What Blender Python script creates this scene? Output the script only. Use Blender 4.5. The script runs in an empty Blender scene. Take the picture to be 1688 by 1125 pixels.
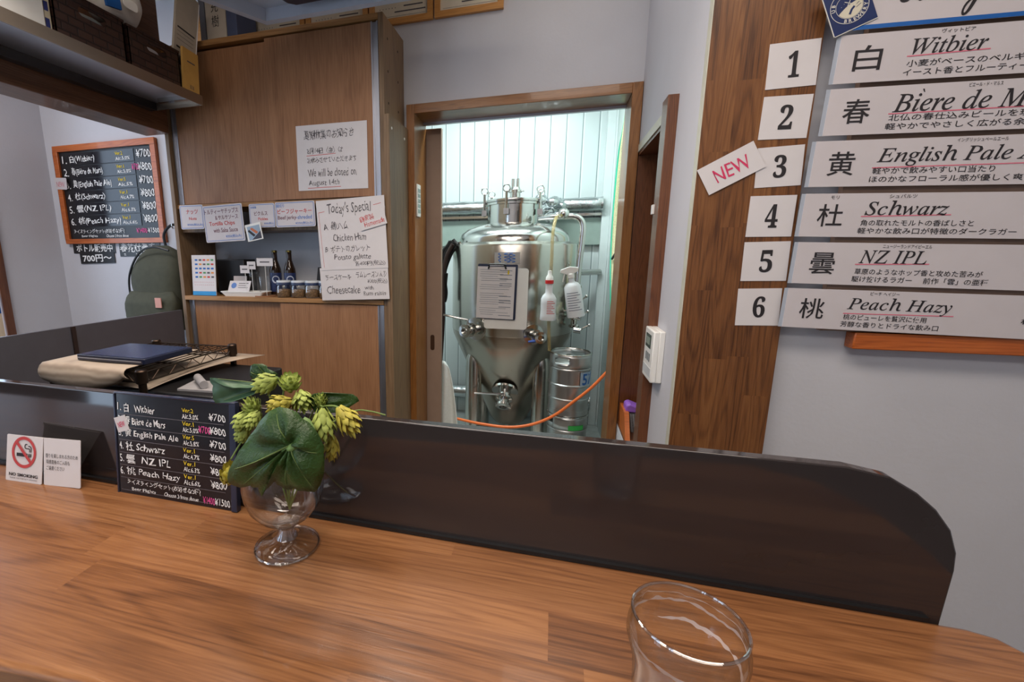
import bpy, bmesh, math, random
from mathutils import Vector, Matrix, noise
random.seed(7)
PI = math.pi
S = bpy.context.scene
COL = S.collection

# ------------------------------------------------------------------ camera
cam = bpy.data.cameras.new('camera')
cam_ob = bpy.data.objects.new('camera', cam)
COL.objects.link(cam_ob)
cam_ob.matrix_world = Matrix((
    (0.96148, -0.04680, 0.27090, 0.0),
    (0.27487, 0.18460, -0.94360, 0.0),
    (-0.00585, 0.98170, 0.19030, 1.38),
    (0, 0, 0, 1)))
cam.sensor_fit = 'HORIZONTAL'
cam.sensor_width = 36.0
cam.lens = 743.68 / 1688 * 36.0
cam.shift_x = (844 - 696.84) / 1688
cam.clip_start = 0.02
S.camera = cam_ob

# ------------------------------------------------------------------ view + world
S.view_settings.view_transform = 'Standard'
S.view_settings.look = 'None'
S.view_settings.gamma = 1.0
S.view_settings.use_curve_mapping = False
S.view_settings.exposure = 0.0
try:
    S.cycles.use_denoising = True
    S.cycles.max_bounces = 24
    S.cycles.transparent_max_bounces = 12
    S.cycles.transmission_bounces = 24
    S.cycles.caustics_reflective = False
    S.cycles.caustics_refractive = False
    S.cycles.sample_clamp_indirect = 4.0
except Exception:
    pass
world = bpy.data.worlds.new('daylight')
S.world = world
world.use_nodes = True
wbg = world.node_tree.nodes['Background']
wbg.inputs['Color'].default_value = (0.62, 0.78, 1.0, 1)
wbg.inputs['Strength'].default_value = 4.2

# ------------------------------------------------------------------ lights of the room, plus added fill
def area(name, loc, rot, sx, sy, watts, color):
    l = bpy.data.lights.new(name, 'AREA')
    l.shape = 'RECTANGLE'; l.size = sx; l.size_y = sy
    l.energy = watts; l.color = color
    o = bpy.data.objects.new(name, l); COL.objects.link(o)
    o.location = loc; o.rotation_euler = rot
    return o
WARM = (1.0, 0.86, 0.74)
area('ceiling_lamp_bar', (0.3, 0.25, 2.74), (0, 0, 0), 1.4, 0.5, 17, WARM)
area('ceiling_lamp_kitchen', (-0.9, 0.45, 2.74), (0, 0, 0), 1.4, 0.5, 22, WARM)
area('hood_fill_light', (-0.62, 1.12, 2.296), (0, 0, 0), 0.5, 0.16, 9, WARM)  # unseen fill light, added under the hood to brighten the cabinet front
area('passage_fill_light', (0.0, 1.75, 2.74), (0, 0, 0), 0.3, 0.5, 2.2, WARM)  # added fill light for the dim passage, back wall and door leaf
area('ceiling_lamp_hall', (-0.2, -1.2, 2.74), (0, 0, 0), 1.4, 0.6, 30, (1.0, 0.93, 0.88))
area('ceiling_lamp_side_room', (-2.6, 0.9, 2.74), (0, 0, 0), 0.7, 0.9, 23, (1.0, 0.93, 0.92))
area('fluorescent_lamp_brewery', (-0.45, 2.80, 2.62), (0, 0, 0), 1.2, 0.2, 38, (0.86, 1.0, 0.985))

# ------------------------------------------------------------------ materials
MATS = {}
def nt(name):
    m = bpy.data.materials.new(name); m.use_nodes = True
    t = m.node_tree
    return m, t, t.nodes['Principled BSDF']
def setv(b, **k):
    names = dict(rough='Roughness', metal='Metallic', trans='Transmission Weight', ior='IOR', spec='Specular IOR Level', coat='Coat Weight', alpha='Alpha', sheen='Sheen Weight', aniso='Anisotropic', sss='Subsurface Weight', coat_rough='Coat Roughness')
    for a, v in k.items():
        b.inputs[names[a]].default_value = v
def N(t, typ, **k):
    n = t.nodes.new(typ)
    for a, v in k.items():
        setattr(n, a, v)
    return n
def srgb(r, g, b):
    f = lambda c: (c / 255 / 12.92) if c / 255 <= 0.04045 else ((c / 255 + 0.055) / 1.055) ** 2.4
    return (f(r), f(g), f(b), 1)
def plain(name, col, rough=0.5, var=0.06, scale=18.0, bump=0.0, **k):
    """paint / paper / plastic: base colour with a soft noise variation and optional bump"""
    if name in MATS: return MATS[name]
    m, t, b = nt(name)
    setv(b, rough=rough, **k)
    tc = N(t, 'ShaderNodeTexCoord'); nz = N(t, 'ShaderNodeTexNoise')
    nz.inputs['Scale'].default_value = scale; nz.inputs['Detail'].default_value = 4
    t.links.new(tc.outputs['Object'], nz.inputs['Vector'])
    r = N(t, 'ShaderNodeValToRGB')
    r.color_ramp.elements[0].position = 0.3; r.color_ramp.elements[1].position = 0.7
    r.color_ramp.elements[0].color = tuple(c * (1 - var) for c in col[:3]) + (1,)
    r.color_ramp.elements[1].color = tuple(min(1, c * (1 + var)) for c in col[:3]) + (1,)
    t.links.new(nz.outputs['Fac'], r.inputs['Fac']); t.links.new(r.outputs['Color'], b.inputs['Base Color'])
    if bump:
        bp = N(t, 'ShaderNodeBump'); bp.inputs['Strength'].default_value = bump; bp.inputs['Distance'].default_value = 0.002
        n2 = N(t, 'ShaderNodeTexNoise'); n2.inputs['Scale'].default_value = scale * 14
        t.links.new(tc.outputs['Object'], n2.inputs['Vector'])
        t.links.new(n2.outputs['Fac'], bp.inputs['Height']); t.links.new(bp.outputs['Normal'], b.inputs['Normal'])
    MATS[name] = m
    return m
def wood(name, axis, dark, mid, light, stave=None, rough=0.4, grain=1.0, coat=0.0, tone=0.35, fig=0.13):
    """wood with fibres along `axis`; stave=(length,width,across axis) makes a finger-jointed board"""
    if name in MATS: return MATS[name]
    m, t, b = nt(name)
    setv(b, rough=rough, coat=coat)
    L = t.links.new
    tc = N(t, 'ShaderNodeTexCoord')
    sep = N(t, 'ShaderNodeSeparateXYZ'); L(tc.outputs['Object'], sep.inputs[0])
    axes = 'XYZ'
    def math_(op, a, bb=None):
        n = N(t, 'ShaderNodeMath', operation=op)
        for i, v in enumerate((a, bb)):
            if v is None: continue
            if isinstance(v, (int, float)): n.inputs[i].default_value = v
            else: L(v, n.inputs[i])
        return n.outputs[0]
    vec = tc.outputs['Object']
    rnd = None
    if stave:
        ln, wd, ac = stave
        row = math_('FLOOR', math_('DIVIDE', sep.outputs[ac], wd))
        wn = N(t, 'ShaderNodeTexWhiteNoise', noise_dimensions='1D'); L(row, wn.inputs['W'])
        idx = math_('FLOOR', math_('ADD', math_('DIVIDE', sep.outputs[axis], ln), math_('MULTIPLY', wn.outputs['Value'], 7.3)))
        w2 = N(t, 'ShaderNodeTexWhiteNoise', noise_dimensions='2D')
        cb = N(t, 'ShaderNodeCombineXYZ'); L(row, cb.inputs[0]); L(idx, cb.inputs[1])
        L(cb.outputs[0], w2.inputs['Vector'])
        rnd = w2.outputs['Value']
        sc = N(t, 'ShaderNodeVectorMath', operation='SCALE'); L(w2.outputs['Color'], sc.inputs[0]); sc.inputs['Scale'].default_value = 9.0
        ad = N(t, 'ShaderNodeVectorMath', operation='ADD'); L(vec, ad.inputs[0]); L(sc.outputs[0], ad.inputs[1])
        vec = ad.outputs[0]
    def mapped(al, acr):
        mp = N(t, 'ShaderNodeMapping')
        s = [acr, acr, acr]; s['XYZ'.index(axis) if isinstance(axis, str) else axis] = al
        mp.inputs['Scale'].default_value = s
        L(vec, mp.inputs['Vector'])
        return mp.outputs[0]
    n1 = N(t, 'ShaderNodeTexNoise'); n1.inputs['Scale'].default_value = 1; n1.inputs['Detail'].default_value = 5; n1.inputs['Distortion'].default_value = 0.6
    L(mapped(1.6 * grain, 22 * grain), n1.inputs['Vector'])
    n2 = N(t, 'ShaderNodeTexNoise'); n2.inputs['Scale'].default_value = 1; n2.inputs['Detail'].default_value = 3
    L(mapped(16 * grain, 400 * grain), n2.inputs['Vector'])
    # cathedral figure: bands of a slow noise field
    n3 = N(t, 'ShaderNodeTexNoise'); n3.inputs['Scale'].default_value = 1; n3.inputs['Detail'].default_value = 1.2
    L(mapped(0.9 * grain, 13 * grain), n3.inputs['Vector'])
    band = math_('SINE', math_('MULTIPLY', n3.outputs['Fac'], 120.0))
    band = math_('POWER', math_('ADD', math_('MULTIPLY', band, 0.5), 0.5), 3.0)
    mix = math_('ADD', math_('MULTIPLY', n1.outputs['Fac'], 0.36), math_('MULTIPLY', n2.outputs['Fac'], 0.54))
    mix = math_('SUBTRACT', math_('ADD', mix, 0.09), math_('MULTIPLY', band, fig))
    if rnd is not None:
        mix = math_('ADD', mix, math_('MULTIPLY', math_('SUBTRACT', rnd, 0.5), tone))
    r = N(t, 'ShaderNodeValToRGB')
    e = r.color_ramp.elements
    e[0].position = 0.22; e[0].color = dark
    e[1].position = 0.78; e[1].color = light
    q = e.new(0.5); q.color = mid
    L(mix, r.inputs['Fac']); L(r.outputs['Color'], b.inputs['Base Color'])
    bp = N(t, 'ShaderNodeBump'); bp.inputs['Strength'].default_value = 0.12; bp.inputs['Distance'].default_value = 0.001
    L(n2.outputs['Fac'], bp.inputs['Height']); L(bp.outputs['Normal'], b.inputs['Normal'])
    MATS[name] = m
    return m
def metal(name, col, rough=0.25, brush=None, bump=0.0):
    if name in MATS: return MATS[name]
    m, t, b = nt(name)
    setv(b, rough=rough, metal=1.0); b.inputs['Base Color'].default_value = col
    tc = N(t, 'ShaderNodeTexCoord'); mp = N(t, 'ShaderNodeMapping')
    mp.inputs['Scale'].default_value = brush or (6, 6, 6)
    nz = N(t, 'ShaderNodeTexNoise'); nz.inputs['Scale'].default_value = 6; nz.inputs['Detail'].default_value = 4
    t.links.new(tc.outputs['Object'], mp.inputs['Vector']); t.links.new(mp.outputs[0], nz.inputs['Vector'])
    mr = N(t, 'ShaderNodeMapRange'); mr.inputs[3].default_value = max(0.02, rough - 0.08); mr.inputs[4].default_value = rough + 0.12
    t.links.new(nz.outputs['Fac'], mr.inputs[0]); t.links.new(mr.outputs[0], b.inputs['Roughness'])
    if bump:
        bp = N(t, 'ShaderNodeBump'); bp.inputs['Strength'].default_value = bump; bp.inputs['Distance'].default_value = 0.004
        t.links.new(nz.outputs['Fac'], bp.inputs['Height']); t.links.new(bp.outputs['Normal'], b.inputs['Normal'])
    MATS[name] = m
    return m
def glass(name, col=(1, 1, 1, 1), rough=0.0, ior=1.45, solid=0.0, boost=0.035):
    """thin clear glass: mostly straight-through, with mirror reflections at grazing angles and an outline tint painted at the edges"""
    if name in MATS: return MATS[name]
    m, t, b = nt(name)
    setv(b, rough=rough, trans=1.0, ior=ior); b.inputs['Base Color'].default_value = col
    L = t.links.new
    tr = N(t, 'ShaderNodeBsdfTransparent')
    gl = N(t, 'ShaderNodeBsdfGlossy'); gl.inputs['Roughness'].default_value = .015
    fr = N(t, 'ShaderNodeLayerWeight'); fr.inputs[0].default_value = .5
    pw = N(t, 'ShaderNodeMath', operation='POWER'); L(fr.outputs['Facing'], pw.inputs[0]); pw.inputs[1].default_value = 2.2
    sc = N(t, 'ShaderNodeMath', operation='MULTIPLY_ADD'); L(pw.outputs[0], sc.inputs[0]); sc.inputs[1].default_value = .7; sc.inputs[2].default_value = boost
    cr = N(t, 'ShaderNodeValToRGB'); cr.color_ramp.elements[0].color = (.985, .99, .99, 1); cr.color_ramp.elements[0].position = .45; cr.color_ramp.elements[1].color = (.72, .76, .78, 1)  # edge darkening painted into the tint, stands in for refracted outlines
    L(fr.outputs['Facing'], cr.inputs[0]); L(cr.outputs[0], tr.inputs[0])
    m1 = N(t, 'ShaderNodeMixShader'); L(sc.outputs[0], m1.inputs[0]); L(tr.outputs[0], m1.inputs[1]); L(gl.outputs[0], m1.inputs[2])
    m2 = N(t, 'ShaderNodeMixShader'); m2.inputs[0].default_value = solid; L(m1.outputs[0], m2.inputs[1]); L(b.outputs[0], m2.inputs[2])
    L(m2.outputs[0], t.nodes['Material Output'].inputs['Surface'])
    MATS[name] = m
    return m

M_WALL = plain('wall_plaster', srgb(198, 199, 205), 0.85, 0.02, 6, 0.25)
M_CEIL = plain('ceiling_paint', srgb(225, 224, 222), 0.9, 0.02)
M_FLOOR = plain('floor_vinyl', srgb(120, 112, 104), 0.5, 0.1)
M_TOP = wood('counter_wood', 'X', srgb(84, 52, 31), srgb(126, 83, 51), srgb(152, 106, 68), (0.55, 0.058, 'Y'), 0.28, 1.0, 0.15, 0.26, 0.13)
M_PILLAR = wood('pillar_wood', 'Z', srgb(70, 39, 17), srgb(112, 70, 36), srgb(136, 91, 51), (0.34, 0.05, 'X'), 0.4, 1.0, 0.1, 0.2, 0.17)
M_CAB = wood('cabinet_oak', 'Z', srgb(104, 70, 46), srgb(146, 104, 72), srgb(172, 128, 92), None, 0.5, 0.55, fig=0.06)
M_CABH = wood('cabinet_oak_edge', 'X', srgb(122, 84, 46), srgb(158, 116, 70), srgb(178, 134, 86), None, 0.5, 0.6)
M_CABS = wood('cabinet_oak_side', 'Z', srgb(92, 70, 50), srgb(122, 98, 72), srgb(144, 118, 90), None, 0.5, 0.6)
M_TRIM = wood('trim_wood', 'Z', srgb(92, 54, 22), srgb(136, 88, 42), srgb(162, 110, 60), None, 0.35, 1.2, 0.15)
M_TRIMH = wood('trim_wood_level', 'X', srgb(92, 54, 22), srgb(136, 88, 42), srgb(162, 110, 60), None, 0.3, 1.2, 0.2)
M_NICHE = wood('niche_wood', 'Z', srgb(70, 36, 18), srgb(104, 60, 32), srgb(126, 78, 46), None, 0.4, 1.4, 0.1)
M_BEAM = wood('beam_wood', 'Y', srgb(66, 40, 24), srgb(104, 70, 48), srgb(128, 92, 68), None, 0.35, 1.0, 0.2)
M_FRAME = wood('light_frame_wood', 'X', srgb(170, 112, 52), srgb(200, 142, 78), srgb(214, 160, 96), None, 0.45, 1.5)
M_REDWOOD = wood('chalkboard_frame_wood', 'X', srgb(140, 66, 22), srgb(182, 94, 38), srgb(204, 118, 56), None, 0.35, 1.2, 0.2)
M_PANEL = plain('dark_glossy_panel', srgb(46, 41, 41), 0.07, 0.06, 9, spec=.75)
M_STEEL = metal('brushed_steel', srgb(196, 192, 184), 0.2, (1, 1, 0.02))
M_STEELH = metal('polished_steel', srgb(205, 204, 200), 0.14)
M_SHELFST = metal('shelf_steel', srgb(206, 208, 216), 0.36, (6, 0.2, 6))
M_KEG = metal('keg_steel', srgb(190, 192, 192), 0.36, (8, 8, 1))
M_FOIL = metal('foil_wrap', srgb(205, 208, 210), 0.2, (5, 5, 5), 0.9)
M_ALU = metal('aluminium_rail', srgb(186, 188, 196), 0.4)
M_DKMETAL = metal('dark_bronze_wire', srgb(70, 58, 50), 0.4)
M_PAPER = plain('white_paper', srgb(212, 208, 209), 0.8, 0.02)
M_LAMI = plain('laminated_paper', srgb(202, 196, 198), 0.3, 0.02)
M_BLACK = plain('black_plastic', srgb(20, 20, 22), 0.4, 0.1)
M_WHITEP = plain('white_plastic', srgb(232, 232, 228), 0.4, 0.02)
M_INK = plain('black_ink', srgb(34, 30, 34), 0.7, 0.0)
M_PENCIL = plain('dark_marker', srgb(84, 80, 84), 0.7, 0.1)
M_PINK = plain('pink_marker', srgb(206, 52, 96), 0.7, 0.05)
M_RED = plain('red_ink', srgb(196, 70, 66), 0.7, 0.05)
M_BLUEINK = plain('blue_ink', srgb(92, 128, 190), 0.7, 0.05)
M_CHALK = plain('white_chalk', srgb(238, 238, 236), 0.8, 0.02)
M_YCHALK = plain('yellow_chalk', srgb(232, 204, 40), 0.8, 0.04)
M_PCHALK = plain('pink_chalk', srgb(222, 84, 150), 0.8, 0.04)
M_BOARD = plain('blackboard', srgb(26, 25, 27), 0.35, 0.15)
M_STRIPB = plain('glossy_black_strip', srgb(30, 30, 36), 0.12, 0.1)
M_NAVY = plain('navy_card', srgb(34, 48, 92), 0.35, 0.08)
M_BLUE = plain('bright_blue', srgb(24, 92, 168), 0.5, 0.04)
M_GLASS = glass('clear_glass')
M_RIM = glass('glass_bead', boost=.22)
M_ACRYL = glass('clear_acrylic', (0.93, 0.96, 1, 1), 0.02, 1.3)

# ------------------------------------------------------------------ mesh helpers
class MB:
    def __init__(self):
        self.v = []; self.f = []; self.mi = []; self.cur = 0
    def add(self, vs, fs):
        o = len(self.v); self.v += [Vector(p) for p in vs]
        self.f += [tuple(o + i for i in q) for q in fs]; self.mi += [self.cur] * len(fs)
        return self
    def box(self, x0, x1, y0, y1, z0, z1, M=None):
        vs = [Vector((x, y, z)) for z in (z0, z1) for y in (y0, y1) for x in (x0, x1)]
        if M is not None: vs = [M @ p for p in vs]
        return self.add(vs, [(0, 2, 3, 1), (4, 5, 7, 6), (0, 1, 5, 4), (2, 6, 7, 3), (0, 4, 6, 2), (1, 3, 7, 5)])
    def prism(self, pts, ext):
        """closed polygon (3-D points, planar) pushed along the vector ext"""
        n = len(pts); a = [Vector(p) for p in pts]; e = Vector(ext); b = [p + e for p in a]
        self.add(a + b, [tuple(range(n))[::-1], tuple(range(n, 2 * n))] + [(i, (i + 1) % n, n + (i + 1) % n, n + i) for i in range(n)])
        return self
    def lathe(self, prof, c=(0, 0, 0), seg=32, M=None, cap=True, phase=0.0):
        c = Vector(c); vs = []; fs = []
        for r, z in prof:
            for k in range(seg):
                a = 2 * PI * k / seg + phase
                vs.append(Vector((r * math.cos(a), r * math.sin(a), z)))
        for i in range(len(prof) - 1):
            for k in range(seg):
                fs.append((i * seg + k, i * seg + (k + 1) % seg, (i + 1) * seg + (k + 1) % seg, (i + 1) * seg + k))
        if cap:
            if prof[0][0] > 1e-6: fs.append(tuple(range(seg))[::-1])
            if prof[-1][0] > 1e-6: fs.append(tuple((len(prof) - 1) * seg + k for k in range(seg)))
        if M is not None: vs = [M @ p for p in vs]
        return self.add([p + c for p in vs], fs)
    def tube(self, pts, r, seg=10, closed=False, radii=None):
        pts = [Vector(p) for p in pts]; n = len(pts); vs = []; fs = []
        up = Vector((0, 0, 1)); prev = None
        for i, p in enumerate(pts):
            a = pts[i - 1] if (i > 0 or closed) else p; b = pts[(i + 1) % n] if (i < n - 1 or closed) else p
            d = (b - a).normalized()
            if prev is None:
                s = d.cross(up)
                if s.length < 1e-3: s = d.cross(Vector((1, 0, 0)))
            else:
                s = prev - d * prev.dot(d)
                if s.length < 1e-4: s = d.cross(up)
            s.normalize(); prev = s; u = d.cross(s)
            rr = radii[i] if radii else r
            for k in range(seg):
                t = 2 * PI * k / seg
                vs.append(p + s * (rr * math.cos(t)) + u * (rr * math.sin(t)))
        m = n if closed else n - 1
        for i in range(m):
            for k in range(seg):
                j = (i + 1) % n
                fs.append((i * seg + k, i * seg + (k + 1) % seg, j * seg + (k + 1) % seg, j * seg + k))
        if not closed:
            fs.append(tuple(range(seg))[::-1]); fs.append(tuple((n - 1) * seg + k for k in range(seg)))
        return self.add(vs, fs)
    def sphere(self, c, r, seg=16, rings=10, sc=(1, 1, 1)):
        prof = [(max(r * math.sin(PI * i / rings), 1e-7), -r * math.cos(PI * i / rings)) for i in range(rings + 1)]
        M = Matrix.Diagonal((sc[0], sc[1], sc[2], 1))
        return self.lathe(prof, c, seg, M, cap=False)
    def build(self, name, mat, parent=None, local=False, smooth=35, bevel=0.0, bseg=2, solid=0.0, subd=0):
        me = bpy.data.meshes.new(name)
        vs = self.v
        if parent is not None and not local:
            inv = WM[parent.name].inverted(); vs = [inv @ p for p in vs]
        me.from_pydata([tuple(p) for p in vs], [], self.f)
        mats = mat if isinstance(mat, (list, tuple)) else [mat]
        for m in mats: me.materials.append(m)
        for p, i in zip(me.polygons, self.mi): p.material_index = min(i, len(mats) - 1)
        bm = bmesh.new(); bm.from_mesh(me)
        bmesh.ops.remove_doubles(bm, verts=bm.verts, dist=1e-7)
        bmesh.ops.recalc_face_normals(bm, faces=bm.faces); bm.to_mesh(me); bm.free()
        if smooth:
            for p in me.polygons: p.use_smooth = True
            me.set_sharp_from_angle(angle=math.radians(smooth))
        o = bpy.data.objects.new(name, me); COL.objects.link(o)
        if parent is not None:
            o.parent = parent; WM[o.name] = WM[parent.name]
        else:
            WM[o.name] = Matrix.Identity(4)
        if solid:
            k = o.modifiers.new('solid', 'SOLIDIFY'); k.thickness = solid; k.offset = 0
        if bevel:
            k = o.modifiers.new('bevel', 'BEVEL'); k.width = bevel; k.segments = bseg; k.limit_method = 'ANGLE'; k.angle_limit = math.radians(40)
        if subd:
            k = o.modifiers.new('sub', 'SUBSURF'); k.levels = subd; k.render_levels = subd
        return o
WM = {}
def box(*a, **k): return MB().box(*a, **k)
def tag(o, label=None, cat=None, group=None, kind=None):
    if label: o['label'] = label
    if cat: o['category'] = cat
    if group: o['group'] = group
    if kind: o['kind'] = kind
    return o
def thing(name, label, cat, loc=(0, 0, 0), group=None, M=None):
    o = bpy.data.objects.new(name, None); COL.objects.link(o); o.empty_display_size = 0.05
    m = M if M is not None else Matrix.Translation(loc)
    o.matrix_world = m; WM[o.name] = m.copy()
    return tag(o, label, cat, group)
def struct(name, mb, mat, parent=None, **k):
    o = mb.build(name, mat, parent, **k); o['kind'] = 'structure'
    return o
def bez(pts, n=12):
    """smooth curve through points (Catmull-Rom)"""
    P = [Vector(p) for p in pts]; P = [P[0] * 2 - P[1]] + P + [P[-1] * 2 - P[-2]]; out = []
    for i in range(1, len(P) - 2):
        for k in range(n):
            t = k / n
            out.append(0.5 * ((2 * P[i]) + (P[i + 1] - P[i - 1]) * t + (2 * P[i - 1] - 5 * P[i] + 4 * P[i + 1] - P[i + 2]) * t * t + (3 * P[i] - P[i - 1] - 3 * P[i + 1] + P[i + 2]) * t ** 3))
    out.append(P[-2]); return out
def frame_from(TL, TR, BR, BL, toward=(0, 0, 1.38)):
    TL, TR, BR, BL = map(Vector, (TL, TR, BR, BL))
    c = (TL + TR + BR + BL) / 4
    x = ((TR - TL) + (BR - BL)); w = x.length / 2; x.normalize()
    y = ((TL - BL) + (TR - BR)); y = y - x * y.dot(x); h = y.length / 2; y.normalize()
    z = x.cross(y)
    M = Matrix((x, y, z)).transposed().to_4x4(); M.translation = c
    return M, w, h
WH = {}
def rounded(w, h, r, n=6):
    if r <= 0: return [(-w / 2, -h / 2), (w / 2, -h / 2), (w / 2, h / 2), (-w / 2, h / 2)]
    pts = []
    for cx, cy, a0 in ((w / 2 - r, -h / 2 + r, -PI / 2), (w / 2 - r, h / 2 - r, 0), (-w / 2 + r, h / 2 - r, PI / 2), (-w / 2 + r, -h / 2 + r, PI)):
        for k in range(n + 1):
            a = a0 + PI / 2 * k / n; pts.append((cx + r * math.cos(a), cy + r * math.sin(a)))
    return pts
def card(name, label, cat, quad, mat, th=0.0012, group=None, r=0.0, parent=None, tag_it=True, wave=0.0):
    """a sheet whose front face is the quad; local frame: X right, Y up, Z towards the viewer, front face at z=0"""
    M, w, h = frame_from(*quad)
    me = bpy.data.meshes.new(name)
    mb = MB(); pts = rounded(w, h, r)
    mb.prism([(x, y, -th) for x, y in pts], (0, 0, th))
    o = mb.build(name, mat, None, smooth=0)
    if parent is None:
        o.matrix_world = M; WM[o.name] = M
    else:
        o.parent = parent; o.matrix_basis = WM[parent.name].inverted() @ M; WM[o.name] = M
    if tag_it: tag(o, label, cat, group)
    WH[o.name] = (w, h)
    return o
GLY = {}
def glyphs(txt, off=0.0, res=2):
    key = (txt, off)
    if key not in GLY:
        c = bpy.data.curves.new('glyphs', 'FONT'); c.body = txt; c.resolution_u = res; c.offset = off
        o = bpy.data.objects.new('glyphs', c); COL.objects.link(o)
        dg = bpy.context.evaluated_depsgraph_get()
        me = bpy.data.meshes.new_from_object(o.evaluated_get(dg))
        GLY[key] = ([tuple(v.co[:2]) for v in me.vertices], [tuple(p.vertices) for p in me.polygons])
        bpy.data.objects.remove(o); bpy.data.curves.remove(c); bpy.data.meshes.remove(me)
    return GLY[key]
def write(parent, rows, mat, name='lettering', z=0.0007, wob=0.0, off=0.0, rot=0.0, wh=None):
    """rows: (text, x0, y0, x1, y1) = the ink box of the line as fractions of the sheet, y counted from the top; a row whose text is None is a straight stroke (x0,y0)-(x1,y1) of width w"""
    w, h = wh or WH[parent.name]; mb = MB()
    for row in rows:
        if row[0] is None:
            _, x0, y0, x1, y1, sw = row
            a = Vector(((x0 - .5) * w, (.5 - y0) * h, z)); b = Vector(((x1 - .5) * w, (.5 - y1) * h, z))
            d = (b - a).normalized(); n = Vector((-d.y, d.x, 0)) * (sw * h / 2)
            mb.add([a - n, b - n, b + n, a + n], [(0, 1, 2, 3)])
            continue
        txt, x0, y0, x1, y1 = row[:5]
        sh = row[5] if len(row) > 5 else 0.0
        vs, fs = glyphs(txt, off)
        if not vs: continue
        ax = min(v[0] for v in vs); bx = max(v[0] for v in vs); ay = min(v[1] for v in vs); by = max(v[1] for v in vs)
        out = []
        seed = len(txt) * 1.7 + x0 * 9 + y0 * 5
        for vx, vy in vs:
            u = (vx - ax) / max(bx - ax, 1e-6); t = (vy - ay) / max(by - ay, 1e-6)
            u2 = u + sh * (t - .5) * (by - ay) / max(bx - ax, 1e-6)
            px = x0 + (x1 - x0) * u2; py = y1 + (y0 - y1) * t
            if wob:
                k = (x1 - x0) / max(len(txt), 1)
                px += wob * 0.28 * k * math.sin(vy * 7 + vx * 2.3 + seed)
                py += wob * 0.10 * (y1 - y0) * math.sin(vx * 2.9 + seed) + wob * 0.05 * (y1 - y0) * math.sin(vx * 8 + seed * 2)
            py += rot * (px - x0)
            out.append(((px - .5) * w, (.5 - py) * h, z))
        mb.add(out, fs)
    me = mb
    o = me.build(name, mat, parent, local=True, smooth=0)
    return o

# ================================================================== ROOM SHELL
struct('floor', box(-3.25, 3.05, -2.6, 2.36, -0.06, 0), M_FLOOR)
struct('ceiling', box(-3.25, 3.05, -2.6, 2.36, 2.75, 2.83), M_CEIL)
mb = MB().box(-3.25, -0.70, 2.28, 2.45, 0, 2.75)
mb.box(-0.70, 0.333, 2.28, 2.45, 2.092, 2.75)
struct('wall_back', mb, M_WALL)
mb = MB().box(-3.25, -3.15, -2.6, -1.75, 0, 2.75).box(-3.25, -3.15, -0.35, 0.95, 0, 2.75).box(-3.25, -3.15, -1.75, -0.35, 2.1, 2.75).box(-3.25, -3.15, 1.92, 2.28, 0, 2.75)
mb.box(-3.25, -3.15, 0.95, 1.92, 0, 0.75).box(-3.25, -3.15, 0.95, 1.92, 2.3, 2.75)
struct('wall_left', mb, M_WALL)
mb = MB().box(0.333, 0.9, 1.36, 1.672, 0, 2.75).box(0.333, 0.9, 1.672, 2.27, 1.808, 2.75)
mb.box(0.333, 0.9, 1.672, 2.27, 0, 0.56).box(0.72, 0.9, 1.672, 2.27, 0.56, 1.808)
mb.box(0.333, 0.9, 2.275, 2.45, 0, 2.75)
struct('wall_passage', mb, M_WALL)
struct('wall_menu', box(0.9, 3.05, 1.36, 1.5, 0, 2.75), M_WALL)
struct('wall_right', box(2.95, 3.05, -2.6, 1.36, 0, 2.75), M_WALL)
mb = MB().box(-3.25, 3.05, -2.6, -2.5, 0, 0.55).box(-3.25, 3.05, -2.6, -2.5, 2.3, 2.75)
for a, b in ((-3.25, -2.7), (-1.9, 3.05)): mb.box(a, b, -2.6, -2.5, 0.55, 2.3)
struct('wall_front', mb, M_WALL)
for i, (a, b) in enumerate(((-2.7, -1.9),)):
    wf = struct('window_%d' % (i + 1), MB().box(a, a + .05, -2.58, -2.5, .55, 2.3).box(b - .05, b, -2.58, -2.5, .55, 2.3).box(a, b, -2.58, -2.5, .55, .6).box(a, b, -2.58, -2.5, 2.25, 2.3).box((a + b) / 2 - .025, (a + b) / 2 + .025, -2.58, -2.5, .6, 2.25), M_BEAM)
# glazed entrance door in the left wall
dr = struct('door_2', MB().box(-3.22, -3.16, -1.75, -1.70, 0, 2.1).box(-3.22, -3.16, -.40, -.35, 0, 2.1).box(-3.22, -3.16, -1.70, -.40, 2.04, 2.1).box(-3.22, -3.16, -1.70, -.40, 0, .12).box(-3.22, -3.16, -1.09, -1.01, .12, 2.04), M_BEAM)
MB().box(-3.195, -3.189, -1.70, -.40, .12, 2.04).build('pane', M_GLASS, dr, smooth=0)
# window in the wall of the side room
wf = struct('window_3', MB().box(-3.2, -3.135, 1.885, 1.93, .72, 2.33).box(-3.2, -3.135, .92, .965, .72, 2.33).box(-3.2, -3.135, .965, 1.885, .72, .765).box(-3.2, -3.135, .965, 1.885, 2.285, 2.33), M_NICHE, bevel=.002)
MB().box(-3.19, -3.184, .965, 1.885, .765, 2.285).build('pane', M_GLASS, wf, smooth=0)
# wood faced pillar
struct('pillar', box(0.3345, 0.561, 1.335, 1.36, 0, 2.75), M_PILLAR)
struct('corner_trim', box(0.3325, 0.3345, 1.335, 1.362, 0, 2.75), plain('pale_corner_bead', srgb(196, 196, 180), .5))
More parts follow.
